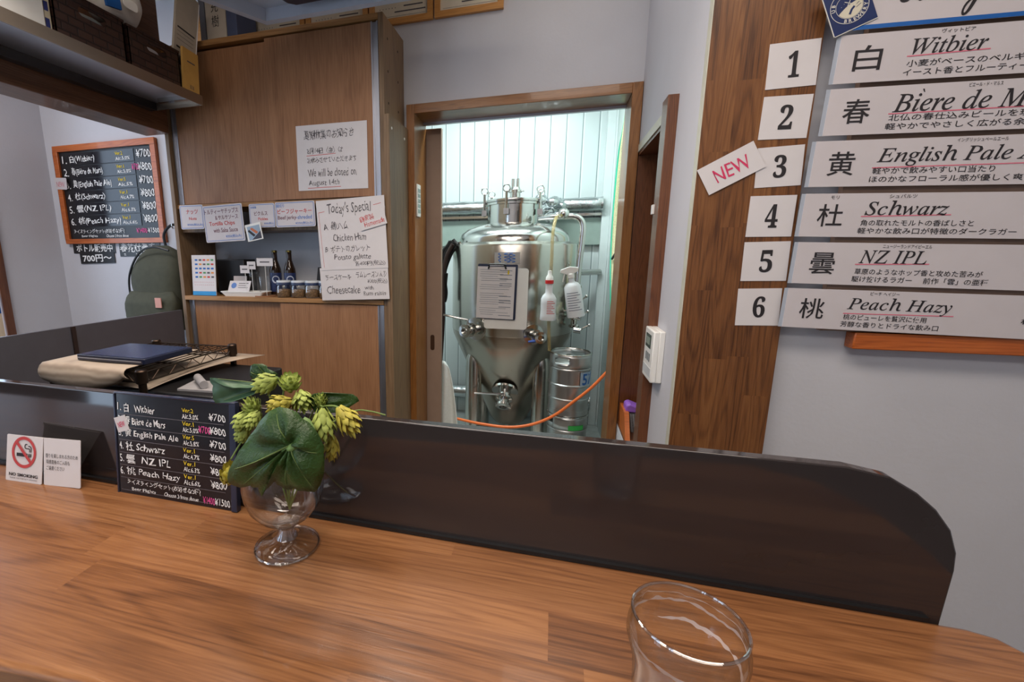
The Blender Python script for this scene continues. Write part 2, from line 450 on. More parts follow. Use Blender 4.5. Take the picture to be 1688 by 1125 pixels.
# door frame
tr = struct('trim_1', MB().box(-0.724, -0.684, 2.255, 2.47, 0, 2.09).box(0.289, 0.331, 2.255, 2.47, 0, 2.09), M_TRIM, bevel=.002)
MB().box(-0.684, 0.289, 2.255, 2.47, 2.047, 2.09).build('lintel', M_TRIMH, tr, bevel=.002)
MB().box(-0.684, 0.289, 2.42, 2.44, 2.035, 2.047).build('sliding_track', M_ALU, tr)
# sliding door leaf
mbd = MB().box(-1.45, -0.601, 2.475, 2.505, 0.01, 2.03)
d1 = struct('door_1', mbd, plain('door_laminate', srgb(150, 128, 112), .5, .04), bevel=.002)
M0 = Matrix.Translation((-.648, 2.4745, 1.0 - .05))
MB().prism([(x + -.652, 2.4735, y + .875) for x, y in rounded(.024, .09, .011)], (0, .002, 0)).build('recessed_handle', plain('dark_brown_handle', srgb(66, 44, 30), .4), d1)
# niche lining
mb = MB().box(0.334, 0.72, 2.262, 2.274, 0.56, 1.808).box(0.334, 0.72, 1.672, 2.262, 1.794, 1.808).box(0.708, 0.72, 1.672, 2.262, 0.572, 1.794)
mb.box(0.334, 0.72, 1.672, 2.262, 0.56, 0.572)
struct('trim_2', mb, M_NICHE)
struct('trim_3', box(0.303, 0.3335, 1.592, 1.668, 0, 1.838), M_NICHE, bevel=.0015)
mb = MB().prism([(0.329, 1.668, 1.806), (0.329, 2.256, 1.806), (0.329, 2.256, 1.838), (0.329, 1.668, 1.838)], (.005, 0, 0))
struct('trim_4', mb, plain('cream_casing', srgb(206, 206, 190), .5))
# beam over the opening to the side room
struct('trim_5', box(-2.045, -1.898, -1.5, 1.995, 1.982, 2.75), M_BEAM, bevel=.003)

# brewing room
M_SAND, t, b = nt('sandwich_panel')
setv(b, rough=.3)
tc = N(t, 'ShaderNodeTexCoord'); sp = N(t, 'ShaderNodeSeparateXYZ'); t.links.new(tc.outputs['Object'], sp.inputs[0])
sm = N(t, 'ShaderNodeMath', operation='ADD'); t.links.new(sp.outputs['X'], sm.inputs[0]); t.links.new(sp.outputs['Y'], sm.inputs[1])
dv = N(t, 'ShaderNodeMath', operation='DIVIDE'); dv.inputs[1].default_value = .1165; t.links.new(sm.outputs[0], dv.inputs[0])
fr = N(t, 'ShaderNodeMath', operation='FRACT'); t.links.new(dv.outputs[0], fr.inputs[0])
rp = N(t, 'ShaderNodeValToRGB'); rp.color_ramp.interpolation = 'LINEAR'
rp.color_ramp.elements[0].color = srgb(120, 136, 138); rp.color_ramp.elements[0].position = 0.0
rp.color_ramp.elements[1].color = srgb(214, 222, 222); rp.color_ramp.elements[1].position = 0.06
e = rp.color_ramp.elements.new(0.04); e.color = srgb(120, 136, 138)
e = rp.color_ramp.elements.new(0.11); e.color = srgb(236, 242, 242)
e = rp.color_ramp.elements.new(0.15); e.color = srgb(214, 222, 222)
t.links.new(fr.outputs[0], rp.inputs[0]); t.links.new(rp.outputs[0], b.inputs['Base Color'])
bp = N(t, 'ShaderNodeBump'); bp.inputs['Strength'].default_value = .3; bp.inputs['Distance'].default_value = .003
t.links.new(rp.outputs[0], bp.inputs['Height']); t.links.new(bp.outputs['Normal'], b.inputs['Normal'])
struct('wall_brewery_back', box(-1.7, 0.5, 3.8, 3.9, 0, 2.75), M_SAND)
struct('wall_brewery_left', box(-1.7, -1.6, 2.51, 3.8, 0, 2.75), M_SAND)
struct('wall_brewery_right', box(0.40, 0.5, 2.47, 3.8, 0, 2.75), plain('pale_panel', srgb(206, 216, 212), .4, .02))
struct('floor_brewery', box(-1.7, 0.5, 2.36, 3.9, -0.06, 0), plain('grey_concrete', srgb(178, 184, 182), .6, .12))
struct('ceiling_brewery', box(-1.7, 0.5, 2.45, 3.9, 2.75, 2.83), M_CEIL)
struct('trim_6', MB().box(0.329, 0.385, 3.72, 3.80, 0, 2.75).box(0.385, 0.40, 3.70, 3.80, 0, 2.75), plain('white_duct_cover', srgb(222, 230, 230), .4, .02), bevel=.003)

# ================================================================== BAR COUNTER
ct = thing('bar_counter', 'long brown butcher-block bar counter in the foreground', 'counter', (-.4, .36, 0))
pts = [(-1.7, .2), (-1.2, .216), (-.46, .223), (-.2, .245), (.18, .21)]
pts = [(-1.7, .21), (-.46, .223), (-.368, .232), (0, .20), (.34, .17), (.42, .21), (.455, .29), (.46, .38), (.45, .45), (.437, .48), (.421, .502), (.40, .508), (-1.7, .508)]
MB().prism([(x, y, .985) for x, y in pts], (0, 0, .035)).build('worktop', M_TOP, ct, bevel=.006, bseg=3)
MB().prism([(x * .97 - .01, .25 + (y - .2) * .78, 0.0) for x, y in pts], (0, 0, .985)).build('front_casing', M_PILLAR, ct)
# panel standing on the back edge
pn = thing('counter_panel', 'dark glossy panel with a rounded corner standing along the back of the counter', 'panel', (-.5, .515, 0))
out = [(-1.7, .98), (.384, .98), (.384, 1.02), (.3855, 1.076), (.384, 1.095), (.376, 1.118), (.362, 1.137), (.345, 1.152), (.322, 1.1655), (.287, 1.1715), (-1.7, 1.1715)]
MB().prism([(x, .510, z) for x, z in out], (0, .014, 0)).build('panel_board', M_PANEL, pn, bevel=.0015)
MB().box(-1.7, .372, .505, .510, 1.0195, 1.0245).build('black_seal', M_BLACK, pn)
MB().box(-1.7, .36, .524, .60, 0, .98).build('panel_support', M_BLACK, pn)

# panels and opening towards the side room
pl = thing('low_divider', 'dark grey low divider panel under the opening to the side room', 'panel', (-1.93, 1.2, 0))
MB().box(-1.945, -1.93, -.4, 1.985, .02, 1.088).build('panel_board', plain('grey_divider_panel', srgb(82, 82, 90), .32, .05), pl, bevel=.001)
MB().box(-1.9295, -1.9215, 1.384, 1.400, .02, 1.088).build('joint_strip', plain('dark_joint', srgb(44, 32, 30), .5), pl)

# ================================================================== TALL CABINET
CX0, CX1, CY0, CY1, CZT = -1.935, -0.742, 2.0, 2.278, 2.382
cb = thing('storage_cabinet', 'tall oak cabinet with sliding doors and an open middle shelf', 'cabinet', ((CX0 + CX1) / 2, 2.14, 0))
MB().box(CX0, CX0 + .022, CY0, CY1, 0, CZT).build('side_panel', M_CABS, cb, bevel=.0008)
rp_ = MB().box(CX1 - .022, CX1, CY0, CY1, 0, CZT).build('side_panel', M_CABS, cb, bevel=.0008)
h = MB()
for dy in (.055, .19):
    for dz in (2.30, 2.17, 2.04):
        M = Matrix.Translation((CX1 + .0002, CY0 + dy, dz)) @ Matrix.Rotation(PI / 2, 4, 'Y')
        h.lathe([(.0055, -.001), (.0055, .0004)], seg=12, M=M)
h.build('peg_hole', plain('dark_hole', srgb(50, 34, 24), .8), rp_)
MB().box(CX0 + .022, CX1 - .022, CY0, CY1, CZT - .024, CZT).build('top_panel', M_CABH, cb, bevel=.0008)
MB().box(CX0 + .022, CX1 - .022, CY0 - .004, CY1, 1.142, 1.164).build('open_shelf', M_CABH, cb, bevel=.001)
MB().box(CX0 + .022, CX1 - .022, CY0 + .012, CY1, 1.617, 1.637).build('divider_shelf', M_CABH, cb)
MB().box(CX0 + .022, CX1 - .022, CY0 + .03, CY1 - .01, 1.498, 1.514).build('inner_shelf', M_CABS, cb)
MB().box(CX0 + .022, CX1 - .022, CY1 - .012, CY1 - .004, 0.05, CZT - .03).build('back_panel', plain('grey_back_panel', srgb(196, 200, 208), .5, .02), cb)
MB().box(CX0 + .022, CX1 - .022, CY0, CY1, 0.0, .07).build('plinth', M_CABS, cb)
def sdoor(x0, x1, y, z0, z1, railx, name='sliding_door'):
    d = MB().box(x0, x1, y, y + .018, z0, z1).build(name, M_CAB, cb, bevel=.0008)
    MB().box(railx, railx + .006, y - .003, y + .018, z0, z1).box(railx + .006, railx + .026, y + .006, y + .018, z0, z1).box(railx + .026, railx + .032, y - .003, y + .018, z0, z1).build('grip_rail', M_ALU, d)
sdoor(-1.324, -.798, CY0 + .004, 1.64, CZT - .030, -.798)
sdoor(-1.878, -1.28, CY0 + .026, 1.64, CZT - .034, -1.910)
sdoor(-1.330, -.797, CY0 + .004, .075, 1.138, -.797)
sdoor(-1.878, -1.31, CY0 + .026, .075, 1.138, -1.910)
sb = MB().box(-.7415, -.716, 1.985, 2.252, 0, 1.978).build('side_board', M_CABS, cb, bevel=.0008)
k = MB()
for dy, dz in ((.03, 1.955), (.21, 1.95)):
    k.lathe([(.006, 0), (.0055, .002)], seg=14, M=Matrix.Translation((-.716, 1.985 + dy, dz - .03)) @ Matrix.Rotation(PI / 2, 4, 'Y'))
k.build('screw_cap', M_WHITEP, sb)

# notices on the cabinet
o = card('closing_notice', 'white handwritten summer closing notice taped to the upper cabinet door', 'notice', [(-1.178, 2.0015, 1.965), (-.825, 2.0015, 1.963), (-.831, 2.0015, 1.675), (-1.191, 2.0015, 1.677)], M_PAPER, .001)
write(o, [('夏期休業のお知らせ', .12, .08, .82, .22), ('8月14日（金）は', .15, .34, .66, .44), ('お休みさせていただきます', .15, .49, .85, .58), ('We will be closed on', .15, .67, .84, .79), ('August 14th', .16, .84, .60, .95)], M_PENCIL, wob=.5)
write(o, [(None, .14, .465, .56, .45, .008), (None, .14, .965, .62, .955, .008)], M_RED, 'red_underline')
sp_ = card('specials_sheet', 'white Today\'s Special handwritten menu hanging on the open shelf', 'menu', [(-1.079, 1.97, 1.627), (-.738, 1.97, 1.635), (-.731, 1.97, 1.32), (-1.071, 1.97, 1.300)], M_PAPER, .001)
write(sp_, [("Today's Special", .16, .05, .80, .24), ('A  鶏ハム', .09, .31, .46, .43), ('Chicken Ham', .22, .49, .71, .59), ('B  ポテトのガレット', .09, .65, .75, .75), ('Potato galette', .22, .78, .76, .88), ('各400円(税込)', .52, .885, .96, .965)], M_PENCIL, wob=.5)
write(sp_, [(None, .03, .17, .12, .16, .006), (None, .84, .12, .95, .10, .006), (None, .03, .17, .05, .96, .004)], M_RED, 'red_border')
o = card('cheesecake_sheet', 'white handwritten cheesecake sheet under the Today\'s Special menu', 'menu', [(-1.078, 1.972, 1.316), (-.728, 1.972, 1.326), (-.728, 1.972, 1.176), (-1.073, 1.972, 1.157)], M_PAPER, .001)
write(o, [('チーズケーキ', .08, .20, .46, .38), ('ラムレーズン入り', .54, .14, .97, .34), ('¥300(税込)', .70, .37, .98, .54), ('Cheesecake', .09, .56, .58, .80), ('with', .65, .58, .78, .70), ('Rum raisin', .63, .75, .95, .88)], M_PENCIL, wob=.5)
MB().box(-1.068, -.742, 1.975, 1.982, 1.58, 1.592).build('tape', M_PAPER, sp_)
o = card('homemade_tag', 'small tilted white tag with red handwriting on the specials menu', 'tag', [(-.871, 1.964, 1.555), (-.746, 1.964, 1.583), (-.725, 1.964, 1.517), (-.853, 1.964, 1.482)], M_PAPER, .001)
write(o, [('自家製', .06, .14, .58, .50), ('Homemade', .18, .55, .94, .86)], M_RED, wob=.4)
def price_card(name, label, quad, rows_red, rows_blue, rows_ink=()):
    o = card(name, label, 'price card', quad, M_LAMI, .0014, 'snack cards along the open shelf', r=.008)
    w, h = WH[o.name]
    a = MB(); p0 = rounded(w * .95, h * .93, .007); p1 = rounded(w * .95 - .005, h * .93 - .005, .005); n = len(p0)
    a.add([(x, y, .0005) for x, y in p0] + [(x, y, .0005) for x, y in p1], [(i, (i + 1) % n, n + (i + 1) % n, n + i) for i in range(n)])
    a.build('blue_border', M_BLUEINK, o, local=True, smooth=0)
    write(o, rows_red, M_RED, 'red_lettering', off=.012)
    write(o, rows_blue, M_BLUEINK, 'blue_lettering', off=.012)
    if rows_ink: write(o, rows_ink, plain('purple_ink', srgb(120, 84, 96), .7), off=.012)
    return o
yf = 2.008
price_card('price_card', 'leftmost snack card, for nuts, on the open shelf edge', [(-1.885, 1.990, 1.633), (-1.735, 1.990, 1.632), (-1.738, 1.990, 1.512), (-1.878, 1.990, 1.511)], [('ナッツ', .28, .18, .78, .38), ('Nuts', .38, .50, .70, .62)], [('¥300(税込み)', .28, .76, .95, .88)])
price_card('price_card', 'largest snack card, for tortilla chips with salsa, hanging lowest', [(-1.738, 1.984, 1.622), (-1.498, 1.984, 1.632), (-1.491, 1.984, 1.45), (-1.722, 1.984, 1.441)], [('Tortilla Chips', .13, .44, .78, .58)], [('¥350(税込み)', .52, .81, .92, .91)], [('トルティーヤチップス', .04, .10, .90, .24), ('＆サルサソース', .30, .28, .88, .40), ('with Salsa Sauce', .22, .62, .84, .74)])
price_card('price_card', 'plain snack card for pickles between the chips and jerky cards', [(-1.464, 1.990, 1.625), (-1.315, 1.990, 1.626), (-1.319, 1.990, 1.512), (-1.460, 1.990, 1.511)], [('Pickles', .34, .58, .72, .70)], [('¥300(税込)', .56, .78, .94, .90), ('自家製', .08, .10, .30, .20)], [('ピクルス', .20, .32, .72, .50)])
price_card('price_card', 'rightmost snack card, for shredded beef jerky, beside the specials menu', [(-1.311, 1.988, 1.628), (-1.099, 1.988, 1.629), (-1.096, 1.988, 1.512), (-1.315, 1.988, 1.509)], [('ビーフジャーキー', .06, .28, .92, .48)], [('細切り', .04, .08, .24, .22), ('¥350(税込み)', .50, .80, .94, .92), ('-shreded', .53, .54, .92, .70)], [('Beef jerky', .06, .54, .53, .74)])
o = card('photo_card', 'small tilted square photo card beside the tortilla chips card', 'photo', [(-1.49, 1.98, 1.521), (-1.401, 1.98, 1.539), (-1.38, 1.98, 1.457), (-1.469, 1.98, 1.444)], M_WHITEP, .001)
MB().add([(-.035, -.036, .0006), (.038, -.036, .0006), (.038, .03, .0006), (-.035, .03, .0006)], [(0, 1, 2, 3)]).build('picture_background', plain('pale_blue_picture', srgb(150, 170, 190), .3), o, local=True, smooth=0)
MB().add([(-.034, .008, .0010), (-.026, .016, .0010), (.006, -.016, .0010), (-.006, -.022, .0010)], [(0, 1, 2, 3)]).build('dark_pieces', plain('dark_food', srgb(40, 32, 34), .5), o, local=True, smooth=0)
MB().add([(-.02, .018, .0010), (-.006, .022, .0010), (.024, -.004, .0010), (.012, -.012, .0010)], [(0, 1, 2, 3)]).build('orange_pieces', plain('orange_food', srgb(196, 112, 70), .5), o, local=True, smooth=0)
MB().add([(.038, -.036, .0010), (.038, .0, .0010), (-.02, -.036, .0010)], [(0, 1, 2)]).build('slate_corner', plain('slate_food', srgb(60, 58, 70), .5), o, local=True, smooth=0)

# things on the open shelf (top at 1.164)
ZS = 1.1642
o = card('payment_leaflet', 'upright white leaflet with a blue foot at the left end of the open shelf', 'leaflet', [(-1.858, 2.03, 1.379), (-1.710, 2.03, 1.379), (-1.736, 2.015, ZS + .002), (-1.888, 2.015, ZS + .002)], M_PAPER, .004)
w, h = WH[o.name]
MB().add([(-w / 2, -h / 2, .0006), (w / 2, -h / 2, .0006), (w / 2, -h / 2 + .022, .0006), (-w / 2, -h / 2 + .022, .0006)], [(0, 1, 2, 3)]).build('blue_foot', plain('cyan_blue', srgb(40, 140, 200), .5), o, local=True, smooth=0)
cols = [M_BLUE, M_RED, plain('green_dot', srgb(70, 140, 80), .6), M_PENCIL, plain('orange_dot', srgb(220, 140, 60), .6)]
for ci, cm in enumerate(cols):
    mbx = MB()
    for r_ in range(5):
        for c_ in range(5):
            if (r_ * 5 + c_ * 3 + r_ * c_) % 5 == ci:
                x = -w * .36 + c_ * w * .17; y = h * .40 - r_ * h * .105
                mbx.add([(x, y - .009, .0006), (x + .017, y - .009, .0006), (x + .017, y, .0006), (x, y, .0006)], [(0, 1, 2, 3)])
    if mbx.v: mbx.build('colour_marks', cm, o, local=True, smooth=0)
write(o, [('・・・・・・・・・・・', .1, .66, .9, .68), ('・・・・・・・・・・', .1, .73, .9, .75)], M_RED, 'small_print')
tb = thing('card_terminal', 'black boxy terminal at the back of the open shelf behind the tray', 'terminal', (-1.69, 2.15, ZS))
MB().box(-1.775, -1.600, 2.10, 2.2, ZS, 1.355).build('body', M_BLACK, tb, bevel=.004)
# white tray with cards
ty = thing('card_tray', 'white shallow tray holding name cards on the open shelf', 'tray', (-1.565, 2.05, ZS))
mb = MB(); 
for z, s in ((ZS, .82), (ZS + .004, .84), (ZS + .024, 1.0), (ZS + .026, .98), (ZS + .007, .80)):
    mb.add([(x * s - 1.565, y * s + 2.055, z) for x, y in rounded(.27, .085, .012)], [])
n = 28
mb.f = [tuple(range(n))[::-1]] + [(i * n + k, i * n + (k + 1) % n, (i + 1) * n + (k + 1) % n, (i + 1) * n + k) for i in range(4) for k in range(n)] + [tuple(4 * n + k for k in range(n))]
mb.mi = [0] * len(mb.f)
mb.build('dish', M_WHITEP, ty)
o = card('name_card', 'front white name card leaning in the shelf tray', 'card', [(-1.652, 2.062, 1.243), (-1.523, 2.062, 1.243), (-1.545, 2.035, 1.185), (-1.680, 2.035, 1.185)], M_PAPER, .001)
write(o, [('―――――', .45, .2, .9, .25), ('――――', .45, .4, .8, .44), ('―――――', .45, .58, .9, .62)], M_PENCIL, 'printed_lines')
w, h = WH[o.name]; MB().lathe([(.016, 0), (.016, .0006)], (-.035, .005, .0003), 20).build('round_emblem', M_BLUEINK, o, local=True, smooth=0)
card('name_card', 'grey name card standing behind the front one in the shelf tray', 'card', [(-1.648, 2.072, 1.268), (-1.565, 2.072, 1.268), (-1.568, 2.062, 1.19), (-1.650, 2.062, 1.19)], plain('grey_card', srgb(186, 178, 176), .7), .001)
cs = MB().lathe([(.0, 0), (.055, 0), (.055, .005), (0, .005)], (-1.45, 2.06, ZS), 32).build('coaster', plain('brown_cork', srgb(146, 104, 72), .8), None)
tag(cs, 'round brown coaster on the open shelf in front of the bottles', 'coaster')
# tumbler
tg = thing('tumbler', 'small clear tumbler standing behind the white shelf tray', 'glass', (-1.475, 2.10, ZS))
MB().lathe([(.0, .001), (.030, .001), (.036, .10), (.034, .10), (.028, .006), (.0, .006)], (-1.475, 2.10, ZS), 28, cap=False).build('cup', M_GLASS, tg)
tg = thing('glass_jar', 'empty clear glass jar beside the black terminal on the open shelf', 'jar', (-1.565, 2.13, ZS))
MB().lathe([(.0, .001), (.035, .001), (.037, .07), (.028, .09), (.03, .125), (.028, .125), (.026, .09), (.034, .07), (.033, .005), (.0, .005)], (-1.565, 2.13, ZS), 28, cap=False).build('cup', M_GLASS, tg)
for i, (x, z, wd, lb, tx) in enumerate(((-1.545, 1.305, .055, 'left tiny white pick label behind the shelf tray', '――'), (-1.505, 1.325, .05, 'middle tiny white pick label behind the shelf tray', '――'), (-1.425, 1.342, .095, 'widest tiny white pick label in front of the beer bottles', '―――――'))):
    yy = 2.03 + .002 * i
    pk = thing('pick_label', lb, 'label', (x, yy, ZS), 'tiny labels on picks in the open shelf')
    q = card('tag_card', '', '', [(x - wd / 2, yy, z + .02), (x + wd / 2, yy, z + .02), (x + wd / 2, yy, z - .02), (x - wd / 2, yy, z - .02)], M_PAPER, .001, parent=pk, tag_it=False)
    write(q, [(tx, .2, .42, .8, .56)], M_PENCIL)
    MB().box(x - .001, x + .001, yy + .001, yy + .003, ZS, z - .015).build('pick', M_WHITEP, pk)
# beer bottles
M_BROWNGL = plain('brown_bottle_glass', srgb(40, 26, 16), .08, .05, spec=.6)
def bottle(x, y, lb):
    b_ = thing('beer_bottle', lb, 'bottle', (x, y, ZS), 'brown beer bottles on the open shelf')
    prof = [(0, 0), (.029, 0), (.0305, .004), (.0305, .125), (.029, .14), (.021, .165), (.0145, .185), (.0135, .222), (.0145, .226), (.0145, .235), (0, .236)]
    MB().lathe(prof, (x, y, ZS), 32, cap=False).build('glass_body', M_BROWNGL, b_)
    MB().lathe([(.0308, .02), (.0312, .022), (.0312, .118), (.0308, .12)], (x, y, ZS), 32, cap=False).build('paper_label', M_NAVY, b_)
    em = MB()
    for rr, dz in ((.020, 0),):
        pts = []
        for k in range(24):
            a = 2 * PI * k / 24; u = rr * math.cos(a); v = rr * math.sin(a)
            an = -PI / 2 + .55 + u / .0312
            pts.append((x + .0318 * math.cos(an), y + .0318 * math.sin(an), ZS + .085 + v))
        ins = []
        for k in range(24):
            a = 2 * PI * k / 24; u = .015 * math.cos(a); v = .015 * math.sin(a)
            an = -PI / 2 + .55 + u / .0312
            ins.append((x + .0318 * math.cos(an), y + .0318 * math.sin(an), ZS + .085 + v))
        em.add(pts + ins, [(k, (k + 1) % 24, 24 + (k + 1) % 24, 24 + k) for k in range(24)])
        em.add(ins, [tuple([0] + list(range(12, 24)))])
    em.build('round_emblem', plain('pale_emblem', srgb(196, 204, 220), .5), b_, smooth=0)
    MB().lathe([(0, .2375), (.0135, .2375), (.0155, .228), (.0150, .227)], (x, y, ZS), 24, cap=False).build('crown_cap', metal('gold_cap', srgb(120, 110, 60), .35), b_)
bottle(-1.432, 2.135, 'left brown beer bottle on the open shelf')
bottle(-1.345, 2.135, 'right brown beer bottle on the open shelf')
M_NUTS = plain('mixed_nuts', srgb(150, 118, 84), .8, .5, 120, 1.0)
for i, (x, lb) in enumerate(((-1.325, 'leftmost small lidded jar of nuts in front of the beer bottles'), (-1.240, 'second small lidded jar of nuts from the left on the open shelf'), (-1.162, 'third small lidded jar of nuts from the left on the open shelf'), (-1.085, 'rightmost small lidded jar, half hidden by the specials menu'))):
    y = 2.04
    j = thing('nut_jar', lb, 'jar', (x, y, ZS), 'jars of nuts on the open shelf')
    MB().lathe([(0, 0), (.034, 0), (.0375, .006), (.0385, .03), (.0375, .056), (.033, .064), (.031, .064), (.0355, .054), (.0365, .03), (.0355, .008), (.032, .003), (0, .003)], (x, y, ZS), 28, cap=False).build('jar_body', M_GLASS, j)
    mm = MB()
    random.seed(i)
    mm.lathe([(0, .004), (.031, .004), (.035, .012), (.0355, .036), (.02, .042), (0, .043)], (x, y, ZS), 24, cap=False)
    mm.build('nuts', M_NUTS, j, smooth=60)
    MB().lathe([(.034, .062), (.0375, .064), (.0375, .074), (.036, .078)], (x, y, ZS), 28, cap=False).build('lid_band', plain('blue_band', srgb(48, 62, 96), .4), j)
    MB().lathe([(.036, .0745), (.0372, .078), (.035, .086), (0, .087)], (x, y, ZS), 28, cap=False).build('lid', plain('pale_lid', srgb(214, 220, 226), .25), j)
o = card('small_black_sign', 'small black sign leaning behind the jars on the open shelf', 'sign', [(-1.165, 2.12, 1.315), (-1.085, 2.12, 1.312), (-1.08, 2.10, 1.235), (-1.175, 2.10, 1.235)], M_BOARD, .003)
MB().box(-1.165, -1.085, 2.106, 2.109, ZS, 1.24).build('stand', M_BLACK, o)

# ================================================================== CERTIFICATES
edges = [(-1.905, -1.585, 'certificate in a pale wood frame, leftmost above the cabinet'), (-1.577, -1.257, 'certificate in a pale wood frame, second from the left above the cabinet'), (-1.249, -.915, 'certificate in a pale wood frame, middle of the row above the cabinet'), (-.907, -.592, 'certificate in a pale wood frame above the cabinet\'s right corner'), (-.584, -.268, 'certificate in a pale wood frame above the doorway, rightmost of the row')]
for i, (a, b, lb) in enumerate(edges):
    z0 = 2.512 if i < 3 else 2.454
    z0 = 2.452; z1 = z0 + .23
    fr_ = thing('framed_certificate', lb, 'certificate', ((a + b) / 2, 2.27, z0), 'framed certificates along the back wall')
    MB().box(a, b, 2.262, 2.279, z0, z0 + .026).box(a, b, 2.262, 2.279, z1 - .026, z1).box(a, a + .026, 2.262, 2.279, z0 + .026, z1 - .026).box(b - .026, b, 2.262, 2.279, z0 + .026, z1 - .026).build('frame', M_FRAME, fr_)
    q = card('certificate_paper', '', '', [(a + .024, 2.272, z1 - .024), (b - .024, 2.272, z1 - .024), (b - .024, 2.272, z0 + .024), (a + .024, 2.272, z0 + .024)], plain('cream_paper', srgb(222, 212, 192), .6), .003, parent=fr_, tag_it=False)
    write(q, [('・・・・・・', .1, .72, .4, .75), ('――――', .55, .70, .9, .73), ('――――――――', .38, .82, .95, .85), (None, .05, .93, .95, .93, .006)], M_PENCIL, 'printed_lines')

# binders standing on the cabinet
ZC = CZT
for i, (a, b, col, lb) in enumerate(((-1.700, -1.585, srgb(206, 196, 180), 'cream upright folder with two black characters on top of the cabinet'), (-1.582, -1.525, srgb(84, 96, 130), 'blue upright folder next to the cream one on top of the cabinet'))):
    f_ = thing('folder', lb, 'folder', ((a + b) / 2, 2.12, ZC), 'folders on top of the cabinet')
    MB().box(a, b, 2.09, 2.25, ZC, 2.63).build('cover', plain('folder_cover_%d' % i, col, .6), f_, bevel=.003)
    if i == 0:
        write(f_, [('充', .30, .14, .66, .42), ('樹', .30, .50, .66, .80)], M_INK, z=0, wh=(1, 1))
        l_ = f_.children[-1]
        # place the spine text on the front face
        for v in l_.data.vertices:
            u, t_ = v.co.x, v.co.y
            v.co = Vector((u * .115, 2.0893 - 2.12, .145 + t_ * .17))
o = MB().box(-1.735, -1.704, 2.09, 2.25, ZC, 2.61).build('notebook', plain('grey_cover', srgb(120, 122, 132), .6), None)
tag(o, 'thin grey notebook beside the cream folder on top of the cabinet', 'notebook')

# ================================================================== OVERHEAD SHELF (left)
sh = thing('overhead_shelf', 'stainless steel overhead shelf with a lipped edge running along the left', 'shelf', (-1.79, .9, 2.06))
MB().box(-1.8975, -1.604, -.6, 1.9, 2.094, 2.100).build('shelf_board', M_SHELFST, sh)
MB().box(-1.606, -1.6, -.6, 1.9, 2.062, 2.103).box(-1.8975, -1.606, 1.894, 1.9, 2.062, 2.094).build('front_lip', metal('lip_steel', srgb(176, 162, 146), .38, (6, .3, 6)), sh)
MB().box(-1.8975, -1.862, -.6, 1.894, 2.060, 2.094).build('back_rail', plain('dark_rail', srgb(44, 44, 48), .3), sh)
MB().box(-1.80, -1.62, 1.84, 1.894, 2.075, 2.094).build('end_bracket', M_STEELH, sh)
ZH = 2.1005
# white carton
bx = thing('white_carton', 'plain white carton at the near end of the overhead shelf', 'box', (-1.7, 1.12, ZH))
MB().box(-1.80, -1.625, .98, 1.238, ZH, 2.42).build('carton', M_WHITEP, bx, bevel=.002)
bx = thing('white_carton', 'tall white carton in front of the frame edge on the overhead shelf', 'box', (-1.7, .8, ZH))
MB().box(-1.80, -1.63, .70, .965, ZH, 2.45).build('carton', M_WHITEP, bx, bevel=.002)
pk = thing('food_packet', 'blue and cream packet squeezed between the white carton and the first basket', 'packet', (-1.7, 1.25, ZH))
MB().box(-1.78, -1.628, 1.242, 1.262, ZH, 2.34).build('packet', plain('cream_packet', srgb(196, 186, 160), .5), pk, bevel=.003)
q = MB()
for z in (2.115, 2.165, 2.215): q.box(-1.6285, -1.6275, 1.242, 1.255, z, z + .028)
q.build('blue_blocks', plain('deep_blue', srgb(36, 46, 110), .5), pk)
def weave_mat():
    m, t, b = nt('woven_brown_plastic'); setv(b, rough=.45)
    b.inputs['Base Color'].default_value = srgb(62, 42, 36)
    tc = N(t, 'ShaderNodeTexCoord'); sp = N(t, 'ShaderNodeSeparateXYZ'); t.links.new(tc.outputs['Object'], sp.inputs[0])
    cb2 = N(t, 'ShaderNodeCombineXYZ'); t.links.new(sp.outputs['Y'], cb2.inputs[0]); t.links.new(sp.outputs['Z'], cb2.inputs[1])
    br = N(t, 'ShaderNodeTexBrick'); br.inputs['Scale'].default_value = 9; br.inputs['Mortar Size'].default_value = .03; br.inputs['Mortar Smooth'].default_value = .4
    br.inputs['Color1'].default_value = srgb(70, 48, 40); br.inputs['Color2'].default_value = srgb(58, 38, 33); br.inputs['Mortar'].default_value = srgb(34, 22, 20)
    t.links.new(cb2.outputs[0], br.inputs['Vector']); t.links.new(br.outputs['Color'], b.inputs['Base Color'])
    bp = N(t, 'ShaderNodeBump'); bp.inputs['Strength'].default_value = .6; bp.inputs['Distance'].default_value = .004; bp.invert = True
    t.links.new(br.outputs['Fac'], bp.inputs['Height']); t.links.new(bp.outputs['Normal'], b.inputs['Normal'])
    return m
M_WEAVE = weave_mat()
